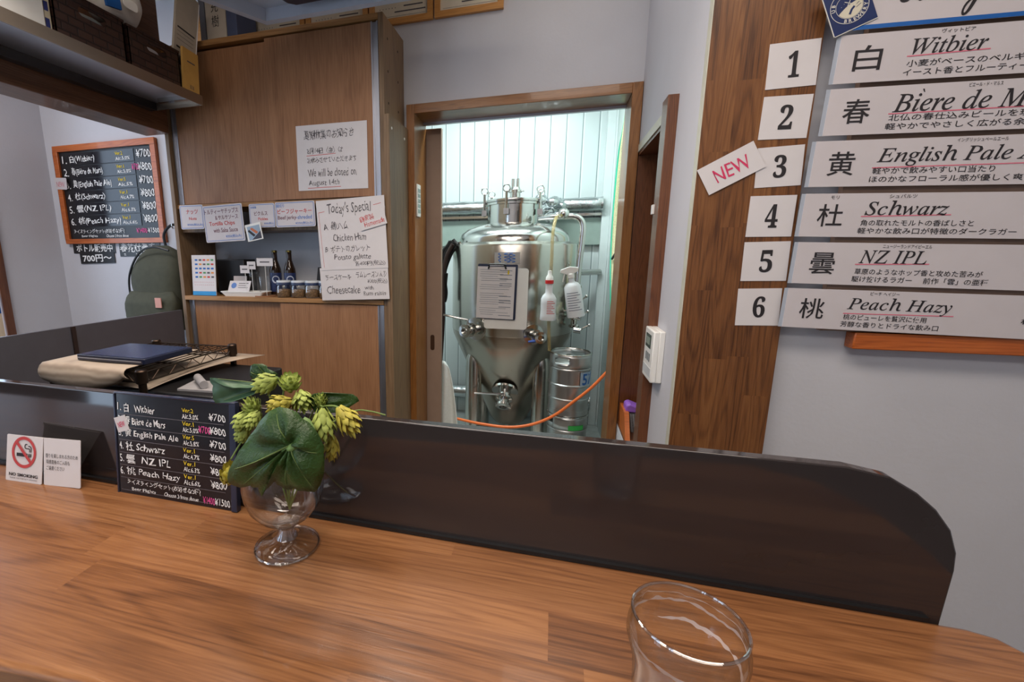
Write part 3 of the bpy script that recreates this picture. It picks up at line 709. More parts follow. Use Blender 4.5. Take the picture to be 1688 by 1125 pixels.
def basket(y0, y1, zt, lb, fill):
    yc = (y0 + y1) / 2
    bk = thing('woven_basket', lb, 'basket', (-1.74, yc, ZH), 'brown baskets on the overhead shelf')
    xa, xb = -1.875, -1.625; mb = MB()
    hy, hz, hl, hh = yc + .01, zt - .045, (y1 - y0) * .40, .030   # handle slot
    # side wall facing the kitchen, with the slot cut out
    slot = rounded(hl, hh, hh / 2 * .98, 6); outer = []
    n = len(slot)
    for (sx, sy) in slot:
        a = math.atan2(sy / hh, sx / hl)
        outer.append((sx, sy))
    # ring from the slot to a rectangle
    W0, W1, Z0, Z1 = y0 - hy, y1 - hy, ZH - hz, zt - hz
    rect = []
    for sx, sy in slot:
        a = math.atan2(sy, sx); c, s_ = math.cos(a), math.sin(a)
        k = min((W1 / c if c > 1e-6 else (W0 / c if c < -1e-6 else 1e9)), (Z1 / s_ if s_ > 1e-6 else (Z0 / s_ if s_ < -1e-6 else 1e9)))
        rect.append((c * k, s_ * k))
    # add the four corners by snapping the nearest ring point
    for cy, cz in ((W0, Z0), (W1, Z0), (W1, Z1), (W0, Z1)):
        i = min(range(n), key=lambda i: (rect[i][0] - cy) ** 2 + (rect[i][1] - cz) ** 2); rect[i] = (cy, cz)
    for th in (0, -.006):
        mb.add([(xb + th, hy + a, hz + b_) for a, b_ in slot] + [(xb + th, hy + a, hz + b_) for a, b_ in rect], [(i, (i + 1) % n, n + (i + 1) % n, n + i) for i in range(n)])
    mb.add([(xb + t_, hy + a, hz + b_) for t_ in (0, -.006) for a, b_ in slot], [(i, (i + 1) % n, n + (i + 1) % n, n + i) for i in range(n)])
    mb.box(xa, xb, y0, y0 + .006, ZH, zt).box(xa, xb, y1 - .006, y1, ZH, zt).box(xa, xa + .006, y0, y1, ZH, zt).box(xa, xb, y0, y1, ZH, ZH + .006)
    mb.box(xb - .012, xb + .003, y0 - .002, y1 + .002, zt - .008, zt)
    mb.build('basket_body', M_WEAVE, bk, smooth=0)
    fill(bk, xa, xb, yc)
def fill1(bk, xa, xb, yc):
    pass
basket(1.268, 1.535, 2.262, 'brown woven basket nearest the white cartons on the overhead shelf', fill1)
basket(1.55, 1.805, 2.258, 'brown woven basket beside the yellow booklet on the overhead shelf', fill1)
# bags inside the baskets
def bag(name, lb, cat, c, s, mat, seed, parts=()):
    mb = MB(); random.seed(seed)
    seg, rings = 20, 12; vs = []; fs = []
    for i in range(rings + 1):
        t_ = i / rings; z = (t_ - .5) * 2
        for k in range(seg):
            a = 2 * PI * k / seg; ca, sa = math.cos(a), math.sin(a)
            rr = (1 - abs(z) ** 4) ** .35 if i not in (0, rings) else .25
            f_ = 1 + .16 * noise.noise(Vector((ca * 1.6 + seed, sa * 1.6, z * 2)))
            sq = (abs(ca) ** 4 + abs(sa) ** 4) ** -.25
            vs.append((c[0] + s[0] * ca * rr * f_ * sq, c[1] + s[1] * sa * rr * f_ * sq, c[2] + s[2] * z))
    for i in range(rings):
        for k in range(seg): fs.append((i * seg + k, i * seg + (k + 1) % seg, (i + 1) * seg + (k + 1) % seg, (i + 1) * seg + k))
    fs += [tuple(range(seg))[::-1], tuple(rings * seg + k for k in range(seg))]
    mb.add(vs, fs)
    o = mb.build(name, mat, None, smooth=50, subd=1)
    return tag(o, lb, cat)
bag('grey_pouch', 'grey pouch seen through the handle slot of the basket by the cartons', 'pouch', (-1.72, 1.435, 2.180), (.06, .075, .07), plain('grey_pouch_film', srgb(140, 150, 150), .4), 3)
bag('cream_packet', 'cream packet standing up in the basket nearest the white cartons', 'packet', (-1.76, 1.32, 2.24), (.07, .032, .12), plain('cream_film', srgb(206, 198, 180), .45), 5)
o = bag('plastic_bag', 'puffed white plastic bag with a blue band over the baskets', 'bag', (-1.735, 1.60, 2.402), (.07, .10, .13), plain('white_film', srgb(206, 202, 196), .3), 9)
MB().prism([(-1.650, 1.50, 2.300), (-1.647, 1.56, 2.310), (-1.647, 1.555, 2.36), (-1.650, 1.495, 2.36)], (-.01, 0, 0)).build('blue_band', M_BLUE, o)
q = MB().prism([(-1.643, 1.60 + x, 2.345 + y) for x, y in rounded(.062, .036, .014)], (-.004, 0, 0)).build('label_patch', M_WHITEP, o)
bag('folded_packet', 'crumpled white packet in the basket beside the yellow booklet', 'packet', (-1.735, 1.69, 2.180), (.075, .07, .07), M_LAMI, 11)
o = card('clear_file', 'clear file of printed papers standing behind the yellow booklet', 'file', [(-1.645, 1.863, 2.556), (-1.645, 1.985, 2.53), (-1.645, 1.895, ZH + .004), (-1.645, 1.773, ZH + .030)], plain('grey_print', srgb(182, 172, 156), .35), .012)
write(o, [(None, .1, .42, .9, .40, .016), (None, .1, .62, .9, .60, .018)], M_INK, 'black_bars')
write(o, [(None, .1, .50, .85, .48, .004), (None, .1, .54, .85, .52, .004), (None, .1, .46, .85, .44, .004)], M_PENCIL, 'printed_lines')
write(o, [(None, .25, .74, .8, .73, .09)], M_PENCIL, 'grey_block')
MB().box(.0615, .0645, -.21, .21, -.012, .003).build('binding_edge', M_PAPER, o, local=True)
o = card('yellow_booklet', 'mustard yellow booklet at the far end of the overhead shelf', 'booklet', [(-1.608, 1.808, 2.284), (-1.608, 1.898, 2.272), (-1.608, 1.898, ZH + .001), (-1.608, 1.808, ZH + .001)], plain('mustard_cover', srgb(206, 160, 84), .6), .012)
write(o, [('―――', .25, .28, .75, .31), ('目', .38, .84, .62, .93)], M_PENCIL)

# hood
hd = thing('range_hood', 'grey metal hood with a dark recess hanging above the kitchen', 'hood', (-.9, 1.4, 2.3))
hx = [(-1.171, 1.802), (-.20, 1.79), (-.20, .95), (-1.60, .95), (-1.297, 1.572)]
hx = [(-1.171, 1.802), (-.20, 1.79), (-.20, .95), (-1.64, .95)]
cxm, cym = -.80, 1.38
inn = [(-1.155, 1.772), (-.235, 1.762), (-.235, .98), (-1.585, .98)]
mb = MB()
mb.add([(x, y, 2.30) for x, y in hx] + [(x, y, 2.30) for x, y in inn] + [(x, y, 2.345) for x, y in inn] + [(x, y, 2.42) for x, y in hx],
       [(i, (i + 1) % 4, 4 + (i + 1) % 4, 4 + i) for i in range(4)] + [(4 + i, 4 + (i + 1) % 4, 8 + (i + 1) % 4, 8 + i) for i in range(4)] + [(8, 9, 10, 11), (12, 13, 14, 15)] + [(i, (i + 1) % 4, 12 + (i + 1) % 4, 12 + i) for i in range(4)])
mb.build('canopy', plain('hood_paint', srgb(186, 194, 208), .35, .03), hd)
MB().prism([(x, y, 2.31) for x, y in [(-1.02, 1.66), (-1.01, 1.70), (-.985, 1.72), (-.74, 1.715), (-.70, 1.69), (-.69, 1.1), (-1.02, 1.1)]], (0, 0, .035)).build('dark_filter', plain('dark_navy_filter', srgb(18, 26, 48), .3), hd)
MB().box(-1.0, -.4, 1.1, 1.6, 2.42, 2.75).build('duct', metal('hood_metal2', srgb(176, 182, 194), .42), hd)

# ================================================================== SIDE ROOM: chalkboards, backpack
YB = 2.262
cbd = thing('chalkboard', 'framed chalkboard price list on the side room wall', 'chalkboard', (-2.66, 2.27, 1.45))
X0, X1, Z0, Z1 = -3.065, -2.265, 1.455, 2.054
MB().box(X0, X1, YB - .006, 2.279, Z1 - .036, Z1).box(X0, X1, YB - .006, 2.279, Z0, Z0 + .03).box(X0, X0 + .036, YB - .006, 2.279, Z0 + .03, Z1 - .036).box(X1 - .036, X1, YB - .006, 2.279, Z0 + .03, Z1 - .036).build('frame', M_REDWOOD, cbd, bevel=.002)
sl = card('slate', '', '', [(X0 + .03, YB + .006, Z1 - .03), (X1 - .03, YB + .006, Z1 - .03), (X1 - .03, YB + .006, Z0 + .028), (X0 + .03, YB + .006, Z0 + .028)], M_BOARD, .008, parent=cbd, tag_it=False)
beers = ['白(Witbier)', '春(Bière de Mars)', '黄(English Pale Ale)', '杜(Schwarz)', '曇(NZ IPL)', '桃(Peach Hazy)']
endx = [.40, .47, .55, .46, .51, .60]
rows = []; yel = []; pinks = []
price = ['¥700', '¥800', '¥700', '¥800', '¥800', '¥800']
vers = ['Ver.2', 'Ver.1', 'Ver.5', 'Ver.1', 'Ver.1', 'Ver.1']
alc = ['Alc.5.0%', 'Alc.5.0%', 'Alc.5%', 'Alc.4.7%', 'Alc.6.3%', 'Alc.6.6%']
for i in range(6):
    y = .035 + i * .138
    st = card('board_strip', '', '', [Vector((X0 + .03 + .09, YB + .003, Z1 - .03 - (y + .002) * .542)), Vector((X0 + .03 + .60, YB + .003, Z1 - .03 - (y + .002) * .542)), Vector((X0 + .03 + .60, YB + .003, Z1 - .03 - (y + .130) * .542)), Vector((X0 + .03 + .09, YB + .003, Z1 - .03 - (y + .130) * .542))], M_STRIPB, .001, parent=cbd, tag_it=False)
    rows.append((str(i + 1) + '.', .045, y + .03, .095, y + .11))
    rows.append((beers[i], .13, y + .02, endx[i], y + .115))
    rows.append((alc[i], .62, y + .075, .77, y + .112))
    yel.append((vers[i], .62, y + .02, .70, y + .058))
    rows.append((price[i], .84, y + .015, .98, y + .10))
pinks.append(('¥700', .78, .035 + .138 + .02, .86, .035 + .138 + .09))
rows += [('テイスティングセット(お好きな3種)', .06, .885, .62, .94), ('Beer Flights', .14, .95, .32, .982), ('Choose 3 from above', .42, .95, .66, .982), ('¥1500', .87, .885, .985, .94)]
pinks.append(('¥1400', .75, .885, .86, .94))
write(sl, rows, M_CHALK, 'chalk_lettering', z=.0042, wob=.5, off=.006)
write(sl, yel, M_YCHALK, 'yellow_lettering', z=.0042, wob=.4, off=.006)
write(sl, pinks, M_PCHALK, 'pink_lettering', z=.0042, wob=.4, off=.006)
o = card('new_tag', 'white NEW tag clipped to the left edge of the framed chalkboard', 'tag', [(-3.085, YB - .009, 1.868), (-2.99, YB - .009, 1.862), (-2.968, YB - .009, 1.790), (-3.075, YB - .009, 1.796)], M_LAMI, .001, r=.008)
write(o, [('NEW', .15, .35, .82, .78)], plain('faded_pink', srgb(206, 130, 140), .7), wob=.4)
o = card('bottle_sale_sign', 'upper black bottle sale sign below the left of the chalkboard', 'sign', [(-3.037, 2.2765, 1.463), (-2.687, 2.2765, 1.463), (-2.678, 2.2765, 1.395), (-3.035, 2.2765, 1.393)], M_BOARD, .003)
write(o, [('ボトル販売中', .08, .14, .94, .88)], M_CHALK, off=.02)
o = card('bottle_price_sign', 'lower black price sign reading 700 yen and up below the chalkboard', 'sign', [(-2.988, 2.2735, 1.394), (-2.70, 2.2735, 1.398), (-2.688, 2.2735, 1.335), (-2.98, 2.2735, 1.326)], M_BOARD, .003)
write(o, [('700円～', .08, .14, .92, .86)], M_CHALK, off=.02)
o = card('bottle_names_sign', 'black sign with five white characters under the chalkboard\'s right side', 'sign', [(-2.655, 2.2765, 1.46), (-2.326, 2.2765, 1.46), (-2.328, 2.2765, 1.375), (-2.643, 2.2765, 1.372)], M_BOARD, .003)
write(o, [('春花杜曇赤', .03, .08, .90, .68), ('¥700', .40, .76, .56, .92), ('各', .10, .76, .16, .92)], M_CHALK, wob=.4, off=.01)

M_OLIVE = plain('olive_canvas', srgb(66, 68, 54), .85, .12, 30, .5)
bp_ = thing('backpack', 'olive green backpack hanging on the side room wall beside the cabinet', 'backpack', (-2.2, 2.15, .95))
def pack(cx, cy, cz, sx, sy, sz, top, seed, mat, name, parent):
    mb = MB(); seg, rings = 28, 18; vs = []; fs = []
    for i in range(rings + 1):
        t_ = i / rings
        if t_ < .62: wf = 1 - .05 * (1 - t_)
        else: wf = max(.02, math.sqrt(max(0, 1 - ((t_ - .62) / .38) ** 2 * top)))
        bf = (.9 + .35 * math.sin(PI * min(1, t_ * 1.2)) * .5) * (1 if t_ < .7 else max(.15, 1 - ((t_ - .7) / .3) ** 2))
        for k in range(seg):
            a = 2 * PI * k / seg; ca, sa = math.cos(a), math.sin(a); sq = (abs(ca) ** 3.2 + abs(sa) ** 3.2) ** (-1 / 3.2)
            wr = 1 + .05 * noise.noise(Vector((ca * 2 + seed, sa * 2, t_ * 5)))
            vs.append((cx + sx * ca * sq * wf * wr, cy + sy * sa * sq * bf * wr, cz + sz * t_))
    for i in range(rings):
        for k in range(seg): fs.append((i * seg + k, i * seg + (k + 1) % seg, (i + 1) * seg + (k + 1) % seg, (i + 1) * seg + k))
    fs += [tuple(range(seg))[::-1], tuple(rings * seg + k for k in range(seg))]
    return mb.add(vs, fs).build(name, mat, parent, smooth=60)
pack(-2.215, 2.17, .95, .185, .10, .485, .92, 2, M_OLIVE, 'main_bag', bp_)
pack(-2.22, 2.075, .96, .185, .055, .215, .35, 5, M_OLIVE, 'front_pocket', bp_)
MB().tube(bez([(-2.375, 2.085, .99), (-2.395, 2.09, 1.2), (-2.36, 2.09, 1.31), (-2.28, 2.09, 1.40), (-2.18, 2.09, 1.425), (-2.09, 2.10, 1.405)], 8), .006, 8).build('black_piping', M_BLACK, bp_)
MB().tube(bez([(-2.20, 2.2, 1.40), (-2.21, 2.2, 1.50), (-2.15, 2.215, 1.555), (-2.07, 2.215, 1.51), (-2.045, 2.2, 1.43)], 8), .008, 8).build('grab_handle', M_BLACK, bp_)
MB().box(-2.138, -2.096, 2.013, 2.018, 1.09, 1.145).build('leather_patch', plain('pink_leather', srgb(206, 150, 136), .6), bp_)
hk = MB().tube(bez([(-2.15, 2.279, 1.56), (-2.15, 2.22, 1.535), (-2.15, 2.205, 1.542), (-2.15, 2.203, 1.56)], 6), .004, 8).build('wall_hook', M_STEELH, None)
tag(hk, 'small metal hook holding up the backpack', 'hook')
fl = card('window_flyer', 'blue and cream flyer behind the side room window', 'flyer', [(-3.155, 1.70, 1.25), (-3.155, 1.88, 1.25), (-3.155, 1.88, .80), (-3.155, 1.70, .80)], plain('cream_flyer', srgb(222, 206, 180), .6), .002)
MB().add([(-.09, .02, .001), (.09, .02, .001), (.09, .12, .001), (-.09, .12, .001)], [(0, 1, 2, 3)]).build('blue_panel', M_BLUE, fl, local=True, smooth=0)

# ================================================================== WIRE RACK WITH TABLET
RX0, RX1, RY0, RY1, RZ = -1.46, -1.115, .975, 1.36, 1.05
rk = thing('wire_rack', 'dark bronze wire rack behind the counter panel', 'rack', (-1.29, 1.16, 0))
for x, y in ((RX0, RY0), (RX1, RY0), (RX0, RY1), (RX1, RY1)):
    p_ = MB().tube([(x, y, 0), (x, y, RZ + .008)], .011, 12).build('post', M_DKMETAL, rk)
    MB().lathe([(.014, -.03), (.016, -.028), (.016, .006), (.013, .01), (0, .011)], (x, y, RZ), 14, cap=False).build('collar', M_DKMETAL, p_)
def wire_tier(z):
    w = MB()
    for zz in (z, z - .028):
        for a, b in (((RX0, RY0), (RX1, RY0)), ((RX1, RY0), (RX1, RY1)), ((RX1, RY1), (RX0, RY1)), ((RX0, RY1), (RX0, RY0))):
            w.tube([(a[0], a[1], zz), (b[0], b[1], zz)], .0028, 6)
    for a, b in (((RX0, RY0), (RX1, RY0)), ((RX1, RY0), (RX1, RY1)), ((RX1, RY1), (RX0, RY1)), ((RX0, RY1), (RX0, RY0))):
        n = 12; pts = []
        for k in range(n + 1):
            t_ = k / n; pts.append((a[0] + (b[0] - a[0]) * t_, a[1] + (b[1] - a[1]) * t_, z - (.028 if k % 2 else 0)))
        w.tube(pts, .0018, 5)
    for k in range(1, 14):
        x = RX0 + (RX1 - RX0) * k / 14; w.tube([(x, RY0, z), (x, RY1, z)], .0016, 5)
    for k in range(1, 3):
        y = RY0 + (RY1 - RY0) * k / 3; w.tube([(RX0, y, z - .003), (RX1, y, z - .003)], .0022, 5)
    return w
wire_tier(RZ).build('wire_shelf', M_DKMETAL, rk)
wire_tier(.55).build('wire_shelf', M_DKMETAL, rk)
# striped newspaper draped over the rack
M_NEWS, t, b = nt('newsprint'); setv(b, rough=.85)
tc = N(t, 'ShaderNodeTexCoord'); wv = N(t, 'ShaderNodeTexWave'); wv.bands_direction = 'Z'; wv.inputs['Scale'].default_value = 14; wv.inputs['Distortion'].default_value = 3; wv.inputs['Detail'].default_value = 2
t.links.new(tc.outputs['Object'], wv.inputs['Vector'])
rr_ = N(t, 'ShaderNodeValToRGB'); rr_.color_ramp.elements[0].color = srgb(150, 134, 118); rr_.color_ramp.elements[1].color = srgb(184, 168, 150)
t.links.new(wv.outputs['Fac'], rr_.inputs[0]); t.links.new(rr_.outputs[0], b.inputs['Base Color'])
def drape():
    mb = MB(); nu, nv = 24, 26; vs = []; fs = []
    for j in range(nv + 1):
        v = j / nv
        for i in range(nu + 1):
            u = i / nu
            x = -1.475 + u * .325
            if v < .18:      # hanging over the front
                k = (.18 - v) / .18
                y = RY0 - .018 - .010 * math.sin(k * PI); z = RZ + .0135 - k * (.028 + .042 * math.sin(PI * min(1, .12 + u * .93)) ** .6)
            else:
                k = (v - .18) / .82
                y = RY0 - .018 + k * .276; z = RZ + .0135 + .001 * math.sin(u * 7 + k * 4) * (1 - k)
            x2 = x + .018 * (.18 - v if v < .18 else 0) * 5 * (u - .5)
            vs.append((x2, y, z))
    for j in range(nv):
        for i in range(nu): fs.append((j * (nu + 1) + i, j * (nu + 1) + i + 1, (j + 1) * (nu + 1) + i + 1, (j + 1) * (nu + 1) + i))
    return mb.add(vs, fs)
o = drape().build('newspaper', M_NEWS, None, smooth=60, solid=.0015)
tag(o, 'beige newspaper draped over the front of the wire rack', 'newspaper')
def sag():
    mb = MB(); nu, nv = 12, 20; vs = []; fs = []
    for j in range(nv + 1):
        v = j / nv
        for i in range(nu + 1):
            u = i / nu
            vs.append((-1.35 + .232 * u + .10 * v * v * u, RY0 + .02 + .42 * v, RZ - .045 - .010 * u * (1 - v) + .012 * math.sin(v * PI * .8)))
    for j in range(nv):
        for i in range(nu): fs.append((j * (nu + 1) + i, j * (nu + 1) + i + 1, (j + 1) * (nu + 1) + i + 1, (j + 1) * (nu + 1) + i))
    return mb.add(vs, fs)
o = sag().build('paper_sheet', M_NEWS, None, smooth=60, solid=.0015)
tag(o, 'curled paper sheet sticking out under the top tier of the wire rack', 'paper')
tbl = thing('tablet', 'dark blue tablet lying flat on the newspaper on the rack', 'tablet', (-1.26, 1.09, 1.06))
TM, tw, th_ = frame_from((-1.398, 1.185, 1.0835), (-1.135, 1.19, 1.0835), (-1.116, .995, 1.0835), (-1.385, 1.007, 1.0835))
MB().prism([TM @ Vector((x, y, -.017)) for x, y in rounded(tw, th_, .008)], (0, 0, .017)).build('case', plain('dark_case', srgb(26, 32, 54), .3), tbl, bevel=.002)
MB().prism([TM @ Vector((x, y, .0002)) for x, y in rounded(tw * .93, th_ * .90, .004)], (0, 0, .0006)).build('screen', plain('blue_grey_screen', srgb(40, 54, 92), .18), tbl)
MB().prism([TM @ Vector((x, y - th_ / 2 - .0008, -.010)) for x, y in ((-tw * .48, 0), (tw * .46, 0), (tw * .46, .001), (-tw * .48, .001))], (0, 0, .003)).build('silver_edge', M_ALU, tbl)
ob = thing('black_case', 'black box under the top tier of the wire rack', 'box', (-1.29, 1.17, .55))
MB().box(-1.44, -.90, 1.0, 1.345, .5535, .99).build('body', M_BLACK, ob, bevel=.006)
o = thing('magazine_pile', 'rolled papers lying on the black box at the right of the wire rack', 'papers', (-1.0, 1.08, .99))
MB().prism([(-1.04, 1.02, .9905), (-.91, 1.03, .9905), (-.925, 1.12, .9905), (-1.06, 1.11, .9905)], (0, 0, .006)).build('sheets', plain('grey_paper', srgb(150, 148, 150), .7, .1), o)
MB().lathe([(.012, -.05), (.012, .05)], (0, 0, 0), 16, M=Matrix.Translation((-1.0, 1.07, 1.009)) @ Matrix.Rotation(.9, 4, 'Z') @ Matrix.Rotation(PI / 2, 4, 'X')).build('roll', plain('grey_paper', srgb(150, 148, 150), .7, .1), o)

# ================================================================== COUNTER TOP THINGS
ZB = 1.0202
# no smoking stand
ns = thing('no_smoking_stand', 'white folded NO SMOKING card standing at the left end of the counter', 'sign', (-.78, .47, ZB))
qa = card('symbol_leaf', '', '', [(-.842, .482, 1.094), (-.764, .486, 1.094), (-.779, .470, ZB), (-.852, .468, ZB)], M_PAPER, .001, parent=ns, tag_it=False, r=.002)
qb = card('text_leaf', '', '', [(-.762, .487, 1.094), (-.690, .490, 1.096), (-.707, .478, ZB), (-.777, .471, ZB)], M_PAPER, .001, parent=ns, tag_it=False, r=.002)
MB().prism([(-.842, .4835, 1.093), (-.705, .4915, 1.093), (-.755, .5040, ZB), (-.842, .5040, ZB)], (0, .001, 0)).build('back_leaf', M_PAPER, ns)
w, h = WH[qa.name]
ring = MB(); n = 40; R0, R1 = .0255, .0205; cy = .011
ring.add([(R0 * math.cos(2 * PI * k / n), cy + R0 * math.sin(2 * PI * k / n), .0009) for k in range(n)] + [(R1 * math.cos(2 * PI * k / n), cy + R1 * math.sin(2 * PI * k / n), .0009) for k in range(n)], [(k, (k + 1) % n, n + (k + 1) % n, n + k) for k in range(n)])
c45 = math.sqrt(.5); hw = .0026; L_ = .021
ring.add([(-L_ * c45 - hw * c45, cy + L_ * c45 - hw * c45, .0012), (-L_ * c45 + hw * c45, cy + L_ * c45 + hw * c45, .0012), (L_ * c45 + hw * c45, cy - L_ * c45 + hw * c45, .0012), (L_ * c45 - hw * c45, cy - L_ * c45 - hw * c45, .0012)], [(0, 1, 2, 3)])
ring.build('red_prohibition_ring', plain('sign_red', srgb(186, 60, 60), .6), qa, local=True, smooth=0)
cig = MB()
cig.add([(-.015, cy - .007, .0010), (.008, cy - .007, .0010), (.008, cy - .0015, .0010), (-.015, cy - .0015, .0010)], [(0, 1, 2, 3)])
for x in (.010, .0135): cig.add([(x, cy - .007, .0010), (x + .0022, cy - .007, .0010), (x + .0022, cy - .0015, .0010), (x, cy - .0015, .0010)], [(0, 1, 2, 3)])
def ribbon(mb, pts, wd, z):
    P = [Vector((x, y, z)) for x, y in pts]; vs = []
    for i, p in enumerate(P):
        d = (P[min(i + 1, len(P) - 1)] - P[max(i - 1, 0)]).normalized(); nn = Vector((-d.y, d.x, 0)) * wd / 2
        vs += [p - nn, p + nn]
    mb.add(vs, [(2 * i, 2 * i + 2, 2 * i + 3, 2 * i + 1) for i in range(len(P) - 1)])
sm_ = [(v.x, v.y) for v in bez([(.0118, cy + .001, 0), (.0118, cy + .006, 0), (.006, cy + .0065, 0), (.002, cy + .008, 0), (.003, cy + .013, 0), (.007, cy + .013, 0)], 6)]
ribbon(cig, sm_, .0016, .001)
sm_ = [(v.x, v.y) for v in bez([(.0148, cy + .001, 0), (.0150, cy + .008, 0), (.012, cy + .0105, 0), (.009, cy + .0105, 0)], 6)]
ribbon(cig, sm_, .0016, .001)
cig.build('cigarette_symbol', M_INK, qa, local=True, smooth=0)
write(qa, [('NO SMOKING', .10, .815, .90, .885)], M_INK, off=.03)
write(qa, [('THANK YOU FOR NOT SMOKING', .12, .915, .88, .945)], M_PENCIL, 'small_lettering')
write(qb, [('香りを楽しまれる方のため', .06, .32, .94, .41), ('喫煙直後のご入店も', .08, .45, .72, .54), ('ご遠慮ください', .08, .58, .58, .67)], M_INK)

# price board on the counter
mc = thing('table_menu', 'black handwritten price board in a clear sleeve leaning on the counter panel', 'menu', (-.53, .49, ZB))
QM = [(-.632, .5030, 1.1745), (-.421, .5030, 1.1765), (-.428, .488, ZB), (-.628, .488, ZB)]
sv = card('sleeve', '', '', QM, plain('black_sleeve', srgb(32, 31, 36), .14, .1), .004, parent=mc, tag_it=False)
rows = []; yel = []; pk2 = []
nm = ['白   Witbier', '春 Bière de Mars', '黄 English Pale Ale', '杜 Schwarz', '曇  NZ IPL', '桃 Peach Hazy']
ex = [.36, .45, .56, .44, .49, .57]; alc2 = ['Alc.5.0%', 'Alc.5.0%', 'Alc.5.8%', 'Alc.4.7%', 'Alc.6.3%', 'Alc.6.6%']
for i in range(6):
    y = .075 + i * .127
    rows += [(str(i + 1) + '.', .02, y + .015, .055, y + .09), (nm[i], .08, y + .01, ex[i], y + .10), (alc2[i], .60, y + .06, .74, y + .105), (price[i], .83, y + .03, .965, y + .10)]
    yel.append((vers[i], .60, y + .005, .70, y + .045))
pk2 += [('¥700', .74, .075 + .127 + .03, .84, .075 + .127 + .10)]
rows += [('テイスティングセット(お好きな3種)', .08, .845, .74, .905), ('Beer Flights', .12, .925, .34, .965), ('Choose 3 from above', .42, .925, .72, .965), ('¥1500', .86, .90, .985, .97)]
pk2.append(('¥1400', .76, .90, .86, .97))
write(sv, rows, M_CHALK, 'chalk_lettering', z=.0008, wob=.5, off=.006)
write(sv, yel, M_YCHALK, 'yellow_lettering', z=.0008, wob=.4, off=.006)
write(sv, pk2 , M_PCHALK, 'pink_lettering', z=.0008, wob=.4, off=.006)
write(sv, [(None, .02, .20 + i * .127, .95, .20 + i * .127, .006) for i in range(7)], plain('strip_seam', srgb(96, 90, 92), .4), 'strip_seams', z=.0005)
w, h = WH[sv.name]
MB().box(w / 2, w / 2 + .010, -h / 2, h / 2, -.006, .003).box(-w / 2, w / 2 + .010, h / 2, h / 2 + .0025, -.006, .003).box(-w / 2 - .003, -w / 2, -h / 2, h / 2, -.006, .002).build('clear_edge', plain('sleeve_edge', srgb(44, 50, 70), .12), sv, local=True, bevel=.001)
o = card('new_sticker', 'tiny square NEW tag stuck to the left edge of the counter price board', 'tag', [(-.632, .4965, 1.137), (-.612, .4985, 1.144), (-.605, .4965, 1.121), (-.625, .495, 1.115)], M_PAPER, .0008)
write(o, [('NEW', .2, .35, .8, .7)], M_PINK, off=.01)

# goblet
gx, gy = -.305, .441
gb = thing('goblet', 'clear stemmed beer goblet holding hop sprigs on the counter', 'glass', (gx, gy, ZB))
outer = [(0, .0005), (.037, .0005), (.039, .002), (.0385, .004), (.030, .0065), (.018, .011), (.0115, .018), (.0092, .026), (.012, .0315), (.020, .036), (.032, .045), (.042, .058), (.0475, .074), (.0492, .090), (.048, .106), (.0445, .124), (.041, .139)]
inner = [(.0398, .1395), (.0386, .138), (.0425, .122), (.046, .105), (.0472, .090), (.0455, .075), (.040, .0605), (.030, .0485), (.018, .041), (0, .039)]
MB().lathe(outer + inner, (gx, gy, ZB), 48, cap=False).build('glass_body', M_GLASS, gb, smooth=80)

MB().tube([(gx + .0386 * math.cos(2 * PI * k / 64), gy + .0386 * math.sin(2 * PI * k / 64), ZB + .0024) for k in range(64)], .0014, 8, closed=True).build('foot_rim', M_RIM, gb)
MB().lathe([(0, .012), (.0135, .014), (.0098, .021), (.0085, .026), (.0105, .031), (.016, .0345), (0, .036)], (gx, gy, ZB), 32, cap=False).build('stem_core', M_RIM, gb)
# hop sprigs
M_LEAF = plain('hop_leaf', srgb(46, 74, 30), .42, .35, 26, .6, spec=.4)
M_LEAF2 = plain('hop_leaf_pale', srgb(104, 134, 74), .6, .2, 40)
M_HOP = plain('hop_cone_green', srgb(150, 164, 78), .7, .25, 90)
M_HOPY = plain('hop_cone_yellow', srgb(168, 158, 60), .7, .3, 90)
M_STEM = plain('hop_stem', srgb(110, 132, 66), .6, .1)
hs = thing('hop_sprig', 'sprig of green hop cones and dark leaves standing in the goblet', 'plant', (gx, gy, 1.06))
def leaf(name, rim, c, mat, bulge, back, veins=(), vmat=None, yfun=None):
    """rim: 3-D outline, c: petiole point; rings are blended between, pushed along the viewer axis by bulge"""
    rim = [Vector(p) for p in rim]; c = Vector(c); n = len(rim); K = 7; mb = MB(); vs = [c]; fs = []
    # serrate and refine the rim
    fine = []
    for i in range(n):
        a, b = rim[i], rim[(i + 1) % n]
        fine += [a, a.lerp(b, .5) + (a.lerp(b, .5) - c).normalized() * .0012]
    rim = fine; n = len(rim)
    for k in range(1, K + 1):
        t_ = k / K
        for i, p in enumerate(rim):
            q = c.lerp(p, t_)
            q = q + Vector((0, back * t_ * t_ + bulge * math.sin(PI * t_) * (0.6 + .4 * math.sin(i * .9)), 0))
            q.y += .0015 * math.sin(i * 1.3 + k)
            vs.append(q)
    for i in range(n): fs.append((0, 1 + i, 1 + (i + 1) % n))
    for k in range(K - 1):
        for i in range(n):
            a = 1 + k * n; b = 1 + (k + 1) * n
            fs.append((a + i, b + i, b + (i + 1) % n, a + (i + 1) % n))
    mb.add(vs, fs)
    o = mb.build(name, mat, hs, smooth=80, solid=.0006)
    if veins:
        vm = MB()
        for i in veins:
            pts = [vs[0]] + [vs[1 + k * n + (2 * i) % n] for k in range(K - 1)]
            vm.tube([p + Vector((0, -.0006, 0)) for p in pts], .0005, 5, radii=[.0008 * (1 - .1 * j) for j in range(len(pts))])
        vm.build('veins', vmat, o)
    return o
M_VEIN = plain('leaf_vein', srgb(104, 124, 66), .6, .1)
